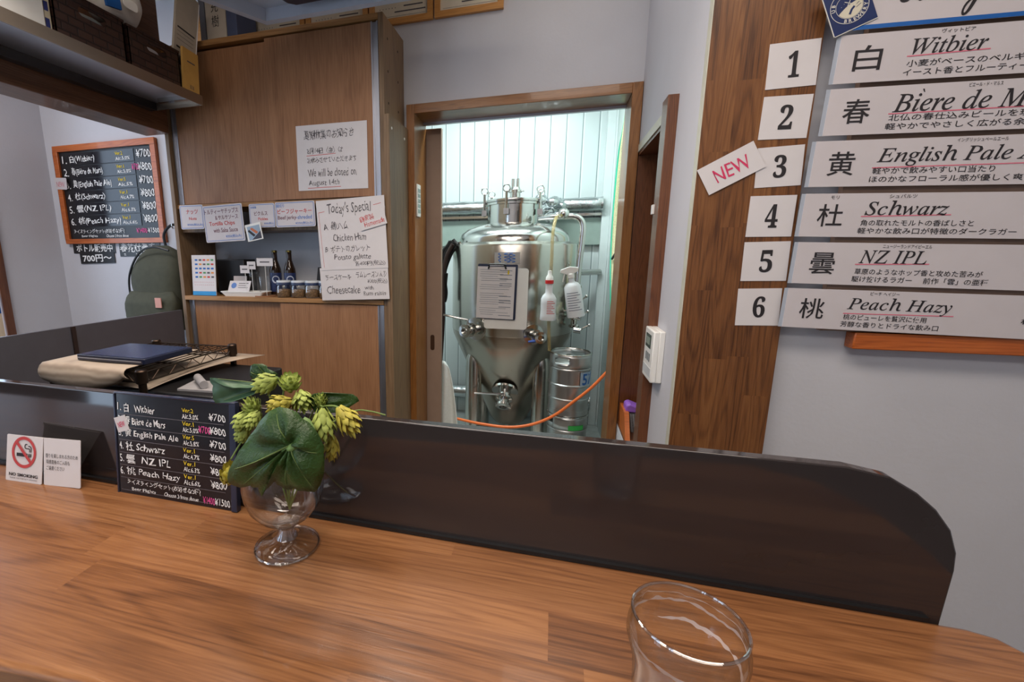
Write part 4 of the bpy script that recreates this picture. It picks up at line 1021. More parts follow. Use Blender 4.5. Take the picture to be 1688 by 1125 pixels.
big = [(-0.239, 1.216), (-0.248, 1.224), (-0.258, 1.226), (-0.269, 1.224), (-0.28, 1.216), (-0.295, 1.199), (-0.309, 1.181), (-0.322, 1.164), (-0.334, 1.146), (-0.334, 1.132), (-0.322, 1.127), (-0.306, 1.133), (-0.298, 1.131), (-0.294, 1.121), (-0.287, 1.131), (-0.277, 1.141), (-0.267, 1.138), (-0.261, 1.134), (-0.252, 1.138), (-0.242, 1.136), (-0.232, 1.136), (-0.225, 1.14), (-0.22, 1.151), (-0.215, 1.169), (-0.216, 1.182), (-0.218, 1.195), (-0.224, 1.207)]
leaf('leaf', [(x, .378, z) for x, z in big], (-.248, .376, 1.190), M_LEAF, -.010, .006, (3, 8, 10, 13, 17, 21, 24), M_VEIN)
lf = [(-0.396, 1.233), (-0.383, 1.227), (-0.363, 1.223), (-0.343, 1.224), (-0.324, 1.227), (-0.335, 1.217), (-0.356, 1.209), (-0.371, 1.204), (-0.391, 1.201), (-0.392, 1.213), (-0.393, 1.223)]
leaf('leaf', [(x, .45, z) for x, z in lf], (-.327, .452, 1.224), plain('hop_leaf_blue', srgb(70, 100, 74), .45, .15, 30), .004, -.012, (0, 8), M_VEIN)
tp = [(-0.357, 1.238), (-0.353, 1.246), (-0.343, 1.248), (-0.333, 1.246), (-0.33, 1.243), (-0.317, 1.236), (-0.327, 1.228), (-0.34, 1.222), (-0.353, 1.226)]
leaf('leaf', [(x, .463, z) for x, z in tp], (-.335, .465, 1.232), M_LEAF, -.004, 0, (0, 2), M_VEIN)
leaf('leaf', [(-0.244, .398, 1.212), (-0.233, .396, 1.206), (-0.227, .392, 1.197), (-0.229, .386, 1.188), (-0.239, .380, 1.186), (-0.250, .376, 1.182), (-0.258, .374, 1.183), (-0.255, .384, 1.194)], (-.243, .376, 1.193), M_LEAF2, -.006, 0)
leaf('leaf', [(-.262, .43, 1.222), (-.24, .435, 1.228), (-.212, .45, 1.224), (-.205, .45, 1.216), (-.225, .44, 1.205), (-.25, .43, 1.205)], (-.25, .43, 1.216), M_LEAF, .004, .0)
leaf('leaf', [(-.320, .44, 1.205), (-.300, .43, 1.220), (-.280, .43, 1.205), (-.270, .44, 1.18), (-.29, .44, 1.165), (-.315, .44, 1.185)], (-.295, .438, 1.195), M_LEAF, .002, .0)
def hop(p, axis, L_=.026, R=.0105, mat=M_HOP, seed=0):
    """a hop cone: overlapping papery bracts in rings on an egg"""
    rnd = random.Random(seed); mb = MB(); ax = Vector(axis).normalized()
    q = ax.to_track_quat('Z', 'Y').to_matrix().to_4x4(); M = Matrix.Translation(p) @ q
    mb.lathe([(1e-4, -L_ * .5)] + [(R * .8 * math.sin(PI * (i / 7)) ** .8, -L_ * .5 + L_ * i / 7) for i in range(1, 7)] + [(1e-4, L_ * .5)], seg=10, M=M, cap=False)
    rings = 7
    for i in range(rings):
        t_ = i / (rings - 1); z0 = -L_ * .48 + t_ * L_ * .78
        rr = R * (math.sin(PI * (.16 + .74 * t_)) ** .8)
        n = 6 if rr > R * .6 else 4
        for k in range(n):
            a = 2 * PI * (k + .5 * (i % 2)) / n + rnd.uniform(-.15, .15)
            ln = L_ * .34 * rnd.uniform(.85, 1.15); wd = 2.3 * rr / n + .0012; lift = rnd.uniform(.9, 1.25)
            def pt(u, v):
                # u along the scale, v across
                rad = rr * (.72 + .42 * math.sin(PI * min(.62, u * .62)) * lift) + .0010 * u
                ang = a + v * wd / max(rr, 1e-4) * (math.sin(PI * (.22 + .76 * u)) if u < 1 else .05)
                rad -= abs(v) ** 2 * rr * .12
                return M @ Vector((rad * math.cos(ang), rad * math.sin(ang), z0 + u * ln))
            vs = []; fs = []
            for ui in range(5):
                for vi in range(5): vs.append(pt(ui / 4, (vi - 2) / 2 * .62))
            for ui in range(4):
                for vi in range(4): fs.append((ui * 5 + vi, ui * 5 + vi + 1, ui * 5 + vi + 6, ui * 5 + vi + 5))
            mb.add(vs, fs)
    return mb.build('hop_cone', mat, hs, smooth=70)
hops = [((-.306, .425, 1.2375), (-.8, -.2, -.35), .028, .0105, M_HOP), ((-.279, .43, 1.237), (.2, -.3, .9), .022, .011, M_HOP), ((-.281, .412, 1.2175), (-.8, -.5, -.25), .026, .0105, M_HOPY), ((-.262, .425, 1.2205), (.35, -.3, -.6), .024, .011, M_HOP),
        ((-.2335, .418, 1.1985), (.12, -.15, -1), .036, .0125, M_HOP), ((-.2085, .425, 1.2035), (.6, -.15, -.7), .034, .0115, M_HOPY), ((-.230, .428, 1.168), (-.1, 0, -1), .028, .008, M_HOPY), ((-.243, .432, 1.219), (.1, 0, 1), .016, .006, M_HOP),
        ((-.331, .43, 1.203), (-.3, -.2, .9), .024, .0095, M_HOP), ((-.3425, .425, 1.1895), (-.5, -.2, -.8), .024, .0095, M_HOP), ((-.3235, .42, 1.194), (-.4, -.4, -.6), .022, .0085, M_HOP), ((-.347, .43, 1.1695), (-.7, -.1, -.7), .020, .008, M_HOP), ((-.3555, .41, 1.125), (.5, -.2, .75), .034, .0105, M_HOPY)]
for i, a in enumerate(hops): hop(Vector(a[0]), a[1], a[2], a[3], a[4], i)
st = MB()
base = (gx, gy + .01, 1.065)
for pts in ([base, (-.312, .455, 1.12), (-.318, .455, 1.18), (-.327, .452, 1.224)], [base, (-.30, .45, 1.15), (-.297, .44, 1.205), (-.288, .432, 1.235), (-.283, .43, 1.247)], [(-.288, .432, 1.235), (-.296, .428, 1.244), (-.303, .426, 1.24)], [base, (-.285, .45, 1.14), (-.262, .44, 1.195), (-.245, .43, 1.213), (-.234, .42, 1.217)], [base, (-.27, .43, 1.13), (-.25, .40, 1.17), (-.248, .38, 1.190)], [base, (-.325, .45, 1.14), (-.335, .44, 1.18), (-.331, .435, 1.21)], [(-.335, .44, 1.18), (-.35, .43, 1.16), (-.36, .42, 1.14)], [(-.245, .43, 1.213), (-.225, .428, 1.216), (-.214, .426, 1.213)]):
    st.tube(bez(pts, 6), .0011, 6)
st.build('stems', M_STEM, hs)
MB().tube(bez([(-.243, .44, 1.186), (-.232, .495, 1.186), (-.215, .507, 1.183), (-.197, .512, 1.178)], 8), .0011, 6).build('tendril', M_STEM, hs)
MB().tube(bez([(-.225, .40, 1.152), (-.218, .41, 1.135), (-.208, .42, 1.118)], 6), .0007, 5).build('drooping_stalk', plain('dark_stalk', srgb(50, 52, 28), .6), hs)

# beer glass in the foreground
bg = thing('beer_glass', 'nearly empty clear beer glass with foam traces in the foreground', 'glass', (.106, .324, ZB))
out_ = [(0, .0005), (.028, .0005), (.0305, .003), (.031, .010), (.0325, .03), (.0335, .05), (.0345, .060), (.0375, .070), (.0398, .079), (.0394, .086), (.0378, .093), (.0373, .0985)]
inn_ = [(.0366, .0995), (.0358, .0985), (.0363, .093), (.0378, .086), (.0382, .079), (.036, .070), (.033, .060), (.032, .05), (.031, .03), (.0292, .012), (.027, .008), (0, .0075)]
MB().lathe(out_ + inn_, (.106, .324, ZB), 64, cap=False).build('glass_body', M_GLASS, bg, smooth=80)
MB().tube([(.106 + .0369 * math.cos(2 * PI * k / 64), .324 + .0369 * math.sin(2 * PI * k / 64), ZB + .0988) for k in range(64)], .0011, 8, closed=True).build('rim', M_RIM, bg)
M_FOAM, t, b = nt('foam_film'); setv(b, rough=.6, alpha=.55); b.inputs['Base Color'].default_value = srgb(216, 206, 204)
def rin(z):
    P = [(r, q) for r, q in inn_][::-1]
    for (r0, z0), (r1, z1) in zip(P, P[1:]):
        if z0 <= z <= z1: return r0 + (r1 - r0) * (z - z0) / max(z1 - z0, 1e-6)
    return P[-1][0]
def lace(a0, a1, zc, hw, seed, n=70):
    mb = MB(); vs = []
    for k in range(n + 1):
        a = a0 + (a1 - a0) * k / n
        z = zc + .0030 * noise.noise(Vector((a * 2.0, seed, 0))) + .0012 * noise.noise(Vector((a * 7, seed, 3)))
        ww = hw * max(.12, 1 + 1.4 * noise.noise(Vector((a * 5, seed, 7)))) * min(1, 8 * min(k, n - k) / n + .05)
        for s_ in (-1, 1):
            zz = z + s_ * ww; r = rin(zz) - .0004
            vs.append((.106 + r * math.cos(a), .324 + r * math.sin(a), ZB + zz))
    return mb.add(vs, [(2 * i, 2 * i + 2, 2 * i + 3, 2 * i + 1) for i in range(n)])
f_ = lace(-.5, 3.4, .084, .0011, 1); g_ = lace(-.35, 3.0, .0915, .0004, 5)
f_.add(g_.v, g_.f); g_ = lace(-.7, 1.9, .069, .0013, 9); f_.add(g_.v, g_.f)
g_ = lace(3.3, 5.6, .080, .0012, 12); f_.add(g_.v, g_.f)
f_.build('foam_traces', M_FOAM, bg, smooth=60)
M_FILM, t, b = nt('beer_film'); setv(b, rough=.35, alpha=.32); b.inputs['Base Color'].default_value = srgb(214, 204, 206)
fm = MB(); vs = []; n = 60
for k in range(n + 1):
    a = 2.6 + 3.4 * k / n
    top = .076 + .004 * noise.noise(Vector((a * 3, 2, 0)))
    for i in range(10):
        z = .012 + (top - .012) * i / 9; r = rin(z) - .0003
        vs.append((.106 + r * math.cos(a), .324 + r * math.sin(a), ZB + z))
fm.add(vs, [(k * 10 + i, (k + 1) * 10 + i, (k + 1) * 10 + i + 1, k * 10 + i + 1) for k in range(n) for i in range(9)])
fm.build('beer_film', M_FILM, bg, smooth=60)

# ================================================================== MENU WALL
NUM = '𝟏𝟐𝟑𝟒𝟓𝟔'
cq = [[(.459, 1.85), (.559, 1.854), (.558, 1.754), (.459, 1.755)], [(.459, 1.738), (.557, 1.737), (.557, 1.641), (.459, 1.644)], [(.463, 1.624), (.558, 1.628), (.556, 1.535), (.461, 1.533)], [(.457, 1.514), (.554, 1.513), (.555, 1.416), (.459, 1.416)], [(.458, 1.404), (.557, 1.404), (.556, 1.309), (.459, 1.306)], [(.458, 1.287), (.553, 1.290), (.553, 1.195), (.458, 1.193)]]
for i, q in enumerate(cq):
    o = card('number_card', 'white card with a bold black number %s on the wood pillar' % '123456'[i], 'card', [(x, 1.3335, z) for x, z in q], M_PAPER, .0012, 'number cards on the pillar')
    write(o, [(NUM[i], .375, .21, .655, .78)] if i else [(NUM[i], .40, .21, .64, .78)], M_INK, off=.008)
o = card('new_card', 'tilted white card with NEW in pink beside the number 3 card', 'card', [(.335, 1.331, 1.581), (.448, 1.331, 1.642), (.481, 1.331, 1.581), (.365, 1.331, 1.519)], M_PAPER, .0012)
write(o, [('NEW', .20, .28, .82, .76)], M_PINK, wob=.25)
# board behind the strips
bd = thing('menu_board', 'wood framed dark board behind the menu strips on the right wall', 'board', (1.15, 1.35, 1.145))
BX0, BX1, BZ0, BZ1 = .640, 1.56, 1.145, 2.02
MB().box(BX0 + .07, BX1, 1.322, 1.359, BZ0, BZ0 + .041).box(BX1 - .03, BX1, 1.326, 1.359, BZ0 + .041, BZ1).box(BX0 + .07, BX1, 1.326, 1.359, BZ1, BZ1 + .035).build('frame', M_REDWOOD, bd, bevel=.003)
MB().box(BX0, BX1 - .03, 1.327, 1.345, BZ0 + .043, BZ1 - .003).build('board_face', plain('brown_board', srgb(140, 112, 94), .35, .1), bd)
def it(s):
    out = ''
    for c in s:
        if c == 'h': out += '\u210e'
        elif 'a' <= c <= 'z': out += chr(0x1D44E + ord(c) - 97)
        elif 'A' <= c <= 'Z': out += chr(0x1D434 + ord(c) - 65)
        elif c == 'è': out += chr(0x1D452)
        else: out += c
    return out
SW = .80
strips = [((.5855, 1.845), .098, -.032, '白', None, 'ヴィットビア', it('Witbier'), ['小麦がベースのベルギーエール', 'イースト香とフルーティーでクリーミー'], (.120, .250, .14, .50), .72),
          ((.581, 1.737), .098, -.030, '春', None, 'ビエール・ド・マルス', it('Bière de Mars'), ['北仏の春仕込みビールを現代的に', '軽やかでやさしく広がる余韻'], (.110, .397, .14, .56), .72),
          ((.569, 1.628), .100, -.028, '黄', None, 'イングリッシュペールエール', it('English Pale Ale'), ['軽やかで飲みやすい口当たり', 'ほのかなフローラル感が優しく爽やか'], (.110, .42, .14, .58), .72),
          ((.564, 1.513), .098, -.028, '杜', 'モリ', 'シュバルツ', it('Schwarz'), ['角の取れたモルトの香ばしさと', '軽やかな飲み口が特徴のダークラガー'], (.110, .265, .14, .50), .72),
          ((.564, 1.402), .098, -.027, '曇', None, 'ニュージーランドアイピーエル', it('NZ IPL'), ['草原のようなホップ香と攻めた苦みが', '駆け抜けるラガー　 前作「雲」の亜種'], (.115, .245, .14, .48), .72),
          ((.5575, 1.292), .096, -.024, '桃', None, 'ピーチ ヘイジー', it('Peach Hazy'), ['桃のピューレを贅沢に使用', '芳醇な香りとドライな飲み口'], (.115, .315, .14, .56), .72)]
names6 = ['Witbier', 'Bière de Mars', 'English Pale Ale', 'Schwarz', 'NZ IPL', 'Peach Hazy']
ord6 = ['topmost', 'second', 'third', 'fourth', 'fifth', 'lowest']
lines_end = [(.37, .385), (.385, .32), (.30, .365), (.29, .345), (.325, .318), (.25, .255)]
for i, ((x, z), hh, slope, kj, kr, ruby, nm_, ln, bx_, _) in enumerate(strips):
    yy = 1.312 + .0006 * i
    ca = math.cos(math.atan(slope)); sa = math.sin(math.atan(slope))
    q = [(x, yy, z), (x + SW * ca, yy, z + SW * sa), (x + SW * ca + hh * sa * .0, yy, z + SW * sa - hh), (x - .003, yy, z - hh)]
    o = card('menu_strip', '%s white menu strip on the board, for %s' % (ord6[i], names6[i]), 'menu strip', q, M_LAMI, .0012, 'beer menu strips on the right wall')
    w, h = WH[o.name]
    f = lambda m_: m_ / w
    rows = [(kj, f(.030), .24, f(.080), .76)]
    x0, x1, y0, y1 = bx_
    rows.append((nm_, f(x0 + .010), y0 + .03, f(x1 + .006), y1))
    rows.append((ruby, f((x0 + x1) / 2 - .01 if i < 3 else x0 + .05), .03, f((x0 + x1) / 2 - .01 + (.055 if i != 2 else .085)) if i < 3 else f(x0 + .05 + (.05, .09, .055)[i - 3]), .115))
    l1, l2 = lines_end[i]
    rows.append((ln[0], f(x0 + .006), .60, f(l1 + .03), .74)); rows.append((ln[1], f(x0 + .003), .78, f(l2 + .05), .92))
    if kr: rows.append((kr, f(.05), .05, f(.066), .13))
    if i == 5: rows.append(('桃', f(.445), .52, f(.47), .66))
    write(o, rows, M_INK, off=.006)
    if i == 1: write(o, [('`', f(.166), .10, f(.171), .17)], M_INK, 'accent')
    write(o, [(None, f(x0 + .004), y1 + .025, f(x1 + .012), y1 - .015, .022)], plain('pink_pencil', srgb(214, 110, 130), .7), 'pink_underline')
    # clear laminate margin
    MB().prism([(-w / 2 - .008, -h / 2, -.0010), (w / 2, -h / 2, -.0010), (w / 2, h / 2, -.0010), (-w / 2 - .008, h / 2, -.0010)], (0, 0, -.0004)).build('laminate_margin', plain('clear_margin', srgb(170, 178, 190), .15, .03), o, local=True, smooth=0)
hdx = card('menu_header', 'white header sheet with Today\'s in brush script over the menu strips', 'sign', [(.572, 1.3085, 2.02), (1.37, 1.3085, 1.995), (1.37, 1.3085, 1.828), (.584, 1.3085, 1.852)], M_LAMI, .0012)
w, h = WH[hdx.name]
MB().prism([(-w / 2, -h / 2, .0004), (w / 2, -h / 2, .0004), (w / 2, -h / 2 + .0085, .0004), (-w / 2, -h / 2 + .0085, .0004)], (0, 0, .0003)).build('blue_line', M_BLUE, hdx, local=True, smooth=0)
write(hdx, [("𝓣𝓸𝓭𝓪𝔂’𝓼", .125, .22, .345, .94, .15), ('𝓑𝓮𝓮𝓻', .405, .30, .62, .80, .1)], M_INK, off=.008)
eb = card('emblem_card', 'navy diamond card with a round brewery emblem on the menu header', 'emblem', [(.536, 1.3065, 1.93), (.6085, 1.3065, 1.957), (.6405, 1.3065, 1.872), (.568, 1.3065, 1.839)], M_NAVY, .0012)
w, h = WH[eb.name]
WPALE = plain('emblem_white', srgb(216, 214, 206), .5)
d = MB(); n = 48
def ann(mb, r0, r1, z, cx=0, cy=0):
    mb.add([(cx + r0 * math.cos(2 * PI * k / n), cy + r0 * math.sin(2 * PI * k / n), z) for k in range(n)] + [(cx + r1 * math.cos(2 * PI * k / n), cy + r1 * math.sin(2 * PI * k / n), z) for k in range(n)], [(k, (k + 1) % n, n + (k + 1) % n, n + k) for k in range(n)])
ann(d, .0345, .0335, .0006); ann(d, .0245, .0238, .0006)
for a_, b_ in (((-w / 2, -h / 2), (w / 2, -h / 2)), ((-w / 2, -h / 2), (-w / 2, h / 2))):
    d.box(min(a_[0], b_[0]) - .0012, max(a_[0], b_[0]) + .0002, min(a_[1], b_[1]) - .0012, max(a_[1], b_[1]) + .0002, -.001, .0004)
d.build('white_rings', WPALE, eb, local=True, smooth=0)
ra = -math.atan2(.027, .0725)     # the emblem stands upright although the card is tilted
def rot2(x, y, a): return (x * math.cos(a) - y * math.sin(a), x * math.sin(a) + y * math.cos(a))
def arc_text(s, a0, a1, r, sz, bottom=True):
    mb = MB()
    for k, c in enumerate(s):
        a = a0 + (a1 - a0) * k / max(1, len(s) - 1)
        vs, fs = glyphs(c, .02)
        ax = (min(v[0] for v in vs) + max(v[0] for v in vs)) / 2
        out = []
        for vx, vy in vs:
            lx, ly = (vx - ax) * sz, (vy - .35) * sz
            t_ = a + PI / 2 if bottom else a - PI / 2
            px, py = rot2(lx, ly, t_); out.append((px + r * math.cos(a), py + r * math.sin(a), .0007))
        mb.add(out, fs)
    return mb
arc_text('BREWERY', math.radians(-118), math.radians(-20), .029, .0095).build('lettering', WPALE, eb, local=True, smooth=0)
arc_text('UB', math.radians(172), math.radians(152), .029, .0095, False).build('lettering', WPALE, eb, local=True, smooth=0)
g = MB()
pts = []
for k in range(25):
    a = math.radians(-160 + 175 * k / 24); pts.append((.0232 * math.cos(a), .0232 * math.sin(a), .0006))
for k in range(1, 12):
    t_ = k / 12; p0, p1 = pts[24], pts[0]
    pts.append((p0[0] + (p1[0] - p0[0]) * t_, p0[1] + (p1[1] - p0[1]) * t_ + .004 * math.sin(PI * t_), .0006))
g.add(pts, [tuple(range(len(pts)))])
g.build('pale_globe', plain('emblem_cream', srgb(206, 200, 180), .5), eb, local=True, smooth=0)
g = MB(); ribbon(g, [(-.004, -.016), (.002, -.008), (.008, -.004)], .004, .0009); ribbon(g, [(.012, -.002), (.018, .001)], .001, .0009); ribbon(g, [(.010, -.008), (.020, -.004)], .001, .0009)
g.build('dark_continent', M_NAVY, eb, local=True, smooth=0)
g = MB(); ribbon(g, [(-.006, .012), (.006, .002)], .0012, .0008); ribbon(g, [(-.003, .002), (.006, .013)], .0012, .0008); ann(g, .0035, .0028, .0008, .0065, .000)
for x, y in ((-.014, .004), (-.012, -.004), (-.008, .008), (.012, .012)): g.box(x, x + .0008, y, y + .0008, .0005, .0008)
g.build('stars', WPALE, eb, local=True, smooth=0)

# thermostat on the passage wall
th = thing('thermostat', 'white wall controller with a small display beside the niche', 'controller', (.32, 1.55, 1.06))
MB().box(.3165, .333, 1.475, 1.60, .985, 1.145).build('back_plate', M_WHITEP, th, bevel=.003)
MB().prism([(.318, 1.475, .985), (.318, 1.60, .985), (.318, 1.60, 1.145), (.318, 1.475, 1.145)], (-.018, 0, 0)).build('front_cover', M_WHITEP, th, bevel=.004)
MB().box(.2993, .3005, 1.505, 1.58, 1.085, 1.128).build('display', plain('lcd_dark', srgb(70, 84, 80), .2), th)
MB().box(.2988, .2995, 1.52, 1.572, 1.095, 1.118).build('lcd_window', plain('lcd_pale', srgb(150, 164, 154), .2), th)
for y in (1.505, 1.528, 1.551): MB().box(.2985, .3005, y, y + .012, 1.045, 1.07).build('button', plain('grey_button', srgb(120, 126, 130), .5), th)
MB().box(.2988, .3002, 1.48, 1.592, 1.0, 1.028).build('flap', plain('pale_grey_flap', srgb(200, 204, 206), .4), th)
# switch plate on the door jamb
sw = thing('remote_holder', 'white keypad remote on the left door jamb', 'remote', (-.67, 2.3, 1.64))
MB().box(-.6835, -.676, 2.275, 2.335, 1.565, 1.725).build('case', M_WHITEP, sw, bevel=.003)
q = MB()
for r_ in range(5):
    for c_ in range(2): q.box(-.676, -.6745, 2.283 + c_ * .024, 2.301 + c_ * .024, 1.585 + r_ * .025, 1.603 + r_ * .025)
q.build('keys', plain('grey_green_keys', srgb(150, 170, 166), .4), sw)

# niche things (floor of the niche at .572)
ZN = .5722
wp = MB().prism([(.336, 2.02, ZN), (.336, 2.21, ZN), (.336, 2.24, .675), (.336, 2.10, .675)], (.02, 0, 0)).build('wood_wedge', M_REDWOOD, None)
tag(wp, 'slanted orange wood piece at the front of the niche', 'wood piece')
gr = thing('mesh_grater', 'grey ribbed holder with a purple top standing in the niche', 'holder', (.40, 2.16, ZN))
MB().prism([(.375, 2.13, ZN), (.44, 2.13, ZN), (.425, 2.13, .665), (.362, 2.13, .665)], (0, .06, 0)).build('ribbed_body', plain('grey_mesh', srgb(120, 120, 124), .5, .3, 150), gr)
q = MB()
for k in range(6):
    x = .379 + k * .011
    q.prism([(x, 2.128, ZN + .004), (x + .003, 2.128, ZN + .004), (x - .010, 2.128, .66), (x - .013, 2.128, .66)], (0, .003, 0))
q.build('ribs', plain('pale_rib', srgb(176, 176, 180), .4), gr)
MB().prism([(.345, 2.12, .668), (.425, 2.12, .668), (.428, 2.12, .70), (.40, 2.12, .694), (.362, 2.12, .708), (.346, 2.12, .70)], (0, .08, 0)).build('purple_top', plain('purple_silicone', srgb(142, 92, 190), .45), gr, bevel=.006)
wc = thing('white_bin', 'white plastic bin standing in the niche behind the front post', 'bin', (.44, 2.0, ZN))
MB().prism([(.385, 1.93, ZN), (.47, 1.93, ZN), (.475, 1.93, .80), (.372, 1.93, .80)], (0, .08, 0)).build('bin_body', M_WHITEP, wc, bevel=.004)

# small white clip on the niche post
cl = MB().box(.296, .303, 1.645, 1.668, 1.50, 1.53).build('post_clip', M_WHITEP, None, bevel=.001)
tag(cl, 'tiny white clip on the niche post at head height', 'clip')

# ================================================================== BREWING ROOM
TX, TY = -.269, 3.2
TR = .413
tk = thing('fermentation_tank', 'large stainless steel conical beer tank behind the doorway', 'tank', (TX, TY, 0))
tk_body = MB().lathe([(TR - .004, .86), (TR, .868), (TR, 1.425), (TR - .004, 1.434), (TR - .045, 1.450), (TR - .048, 1.452)], (TX, TY, 0), 96, cap=False).build('jacket', M_STEEL, tk)
MB().lathe([(TR - .046, 1.449), (TR - .048, 1.475), (TR - .06, 1.505), (TR - .10, 1.535), (TR - .17, 1.560), (.175, 1.575), (.1, 1.58)], (TX, TY, 0), 96, cap=False).build('dome', M_STEELH, tk)
MB().lathe([(.10, .175), (.105, .18), (.13, .21), (TR - .03, .78), (TR - .008, .83), (TR - .002, .862)], (TX, TY, 0), 96, cap=True).build('cone', metal('cone_steel', srgb(170, 160, 148), .22, (1, 1, .02)), tk)
MB().lathe([(.170, 1.56), (.170, 1.69), (.186, 1.692), (.186, 1.705), (.170, 1.706)], (TX - .01, TY, 0), 64, cap=False).build('manway_neck', M_STEELH, tk)
ld = MB().lathe([(.190, 1.707), (.192, 1.712), (.190, 1.724), (.165, 1.730), (.06, 1.742), (0, 1.744)], (TX - .01, TY, 0), 64, cap=False).build('manway_lid', M_STEELH, tk)
q = MB()
for dx in (-.016, .016): q.tube([(TX + .0 + dx, TY, 1.80), (TX + .0 + dx, TY, 1.865)], .011, 12)
q.lathe([(.035, 1.74), (.035, 1.775), (.044, 1.777), (.044, 1.792), (.034, 1.795), (.03, 1.81), (0, 1.812)], (TX, TY, 0), 28, cap=False)
q.tube([(TX - .06, TY - .01, 1.785), (TX + .06, TY - .01, 1.785)], .006, 8)
q.build('top_port', M_STEELH, tk)
for a in (200, 262, 335, 25, 90, 145):
    x = TX - .01 + .196 * math.cos(math.radians(a)); y = TY + .196 * math.sin(math.radians(a))
    q = MB().tube([(x, y, 1.62), (x, y, 1.765)], .009, 8)
    q.box(x - .016, x + .016, y - .012, y + .012, 1.625, 1.66)
    q.tube([(x + .022 * math.cos(t_ * PI / 6), y, 1.785 + .022 * math.sin(t_ * PI / 6)) for t_ in range(12)], .005, 6, closed=True)
    q.build('clamp_bolt', M_STEELH, tk)
for sx, sy in ((-1, -1), (1, -1), (-1, 1), (1, 1)):
    x, y = TX + sx * .225, TY + sy * .215
    MB().lathe([(.055, 0), (.055, .62), (.05, .68), (.035, .72), (.0, .735)], (x, y, 0), 28, cap=False).build('leg', M_STEEL, tk)
MB().tube([(TX - .22, TY - .215, .13), (TX + .22, TY - .215, .13)], .02, 14).build('cross_brace', M_STEELH, tk)
MB().tube([(TX, TY, .18), (TX, TY, .08)], .02, 12).build('drain', M_STEELH, tk)
def valve(px, pz, tilt, handle, nm, hmat, r=.042):
    """a butterfly valve on the jacket front; px, pz are its world x and height"""
    if pz > .86: py = TY - math.sqrt(max(0, TR ** 2 - (px - TX) ** 2))
    else:
        rr = .13 + (TR - .16) * (pz - .21) / .57; py = TY - math.sqrt(max(0, rr ** 2 - (px - TX) ** 2))
    nrm = Vector((px - TX, py - TY, 0 if pz > .86 else -.25)).normalized()
    M = Matrix.Translation((px, py, pz)) @ nrm.to_track_quat('Z', 'Y').to_matrix().to_4x4()
    v_ = MB().lathe([(r * 1.75, -.012), (r * 1.75, .003), (r * .8, .006), (r * .8, .05), (r * 1.1, .052), (r * 1.1, .066), (r * .7, .068), (r * .7, .10), (r, .102), (r, .118), (r * .55, .12), (r * .5, .122), (r * .48, .105), (0, .104)], seg=32, M=M, cap=False).build('valve', M_STEELH, tk)
    p0 = M @ Vector((0, .02, .085)); hx_ = Vector(handle)
    MB().tube([p0, p0 + Vector((0, 0, .045)) if handle[2] >= 0 else p0 + Vector((0, 0, -.045)), p0 + hx_], .008, 8, radii=[.011, .009, .007]).build('valve_handle', hmat, v_)
valve(-.46, .905, 0, (-.155, 0.0, .075), 'v', M_STEELH)
valve(-.10, .885, 0, (-.06, -.01, -.05), 'v', plain('blue_tape', srgb(44, 74, 150), .5), .036)
valve(-.275, .47, 0, (-.19, -.02, .045), 'v', M_STEELH, .05)
pl_ = MB().box(TX - .075, TX + .075, TY - TR - .006, TY - TR + .02, 1.318, 1.385).build('name_plate', metal('plate_steel', srgb(170, 166, 158), .4), tk)
q = MB()
for cx, wv_ in ((-.055, .008), (-.01, .02), (.02, .02)):
    pts = [(TX + .01 + cx + wv_ * math.sin(k * 1.9), TY - TR - .0068, 1.325 + .0055 * k) for k in range(11)]
    q.tube(bez(pts, 3), .0022, 5)
q.build('blue_marking', M_BLUE, pl_)
# clipboards hung on the jacket
yt = TY - TR - .008
cp = thing('clipboard', 'white clipboard hanging behind the paper clipboard on the tank', 'clipboard', (-.26, yt, 1.1))
MB().prism([(.0, 0, 0)] and [(-.27 + x, yt - .002, 1.105 + y) for x, y in rounded(.26, .37, .018)], (0, .006, 0)).build('board', M_WHITEP, cp)
cp = thing('clipboard', 'dark clipboard with a white form sheet on the tank', 'clipboard', (-.32, yt - .012, 1.15))
Mc = Matrix.Translation((-.325, yt - .012, 1.148)) @ Matrix.Rotation(math.radians(1.2), 4, 'Y')
MB().prism([Mc @ Vector((x, 0, y)) for x, y in rounded(.238, .335, .008)], (0, .005, 0)).build('board', plain('dark_blue_board', srgb(32, 40, 66), .4), cp)
sh_ = card('form_sheet', '', '', [Mc @ Vector((-.118, -.003, .152)), Mc @ Vector((.108, -.003, .152)), Mc @ Vector((.104, -.003, -.163)), Mc @ Vector((-.122, -.003, -.163))], M_PAPER, .001, parent=cp, tag_it=False)
rows = []
random.seed(4)
for k in range(22):
    y = .06 + k * .041
    if random.random() < .85: rows.append((None, .06 + random.random() * .06, y, .45 + random.random() * .45, y, .007))
    if random.random() < .4: rows.append((None, .6, y + .012, .92, y + .012, .012))
write(sh_, rows, plain('grey_print_ink', srgb(120, 128, 140), .7), 'printed_lines')
write(sh_, [(None, .82, .06, .82, .14, .03)], M_YCHALK, 'yellow_mark')
MB().tube(bez([Mc @ Vector(p) for p in ((-.055, -.006, .140), (-.05, -.012, .155), (-.045, -.012, .166), (.04, -.012, .166), (.045, -.012, .155), (.05, -.006, .140))], 5), .005, 8).build('clip', M_BLACK, cp)
MB().box(-.375, -.285, yt - .024, yt - .018, 1.305, 1.318).build('clip_bar', M_STEELH, cp)
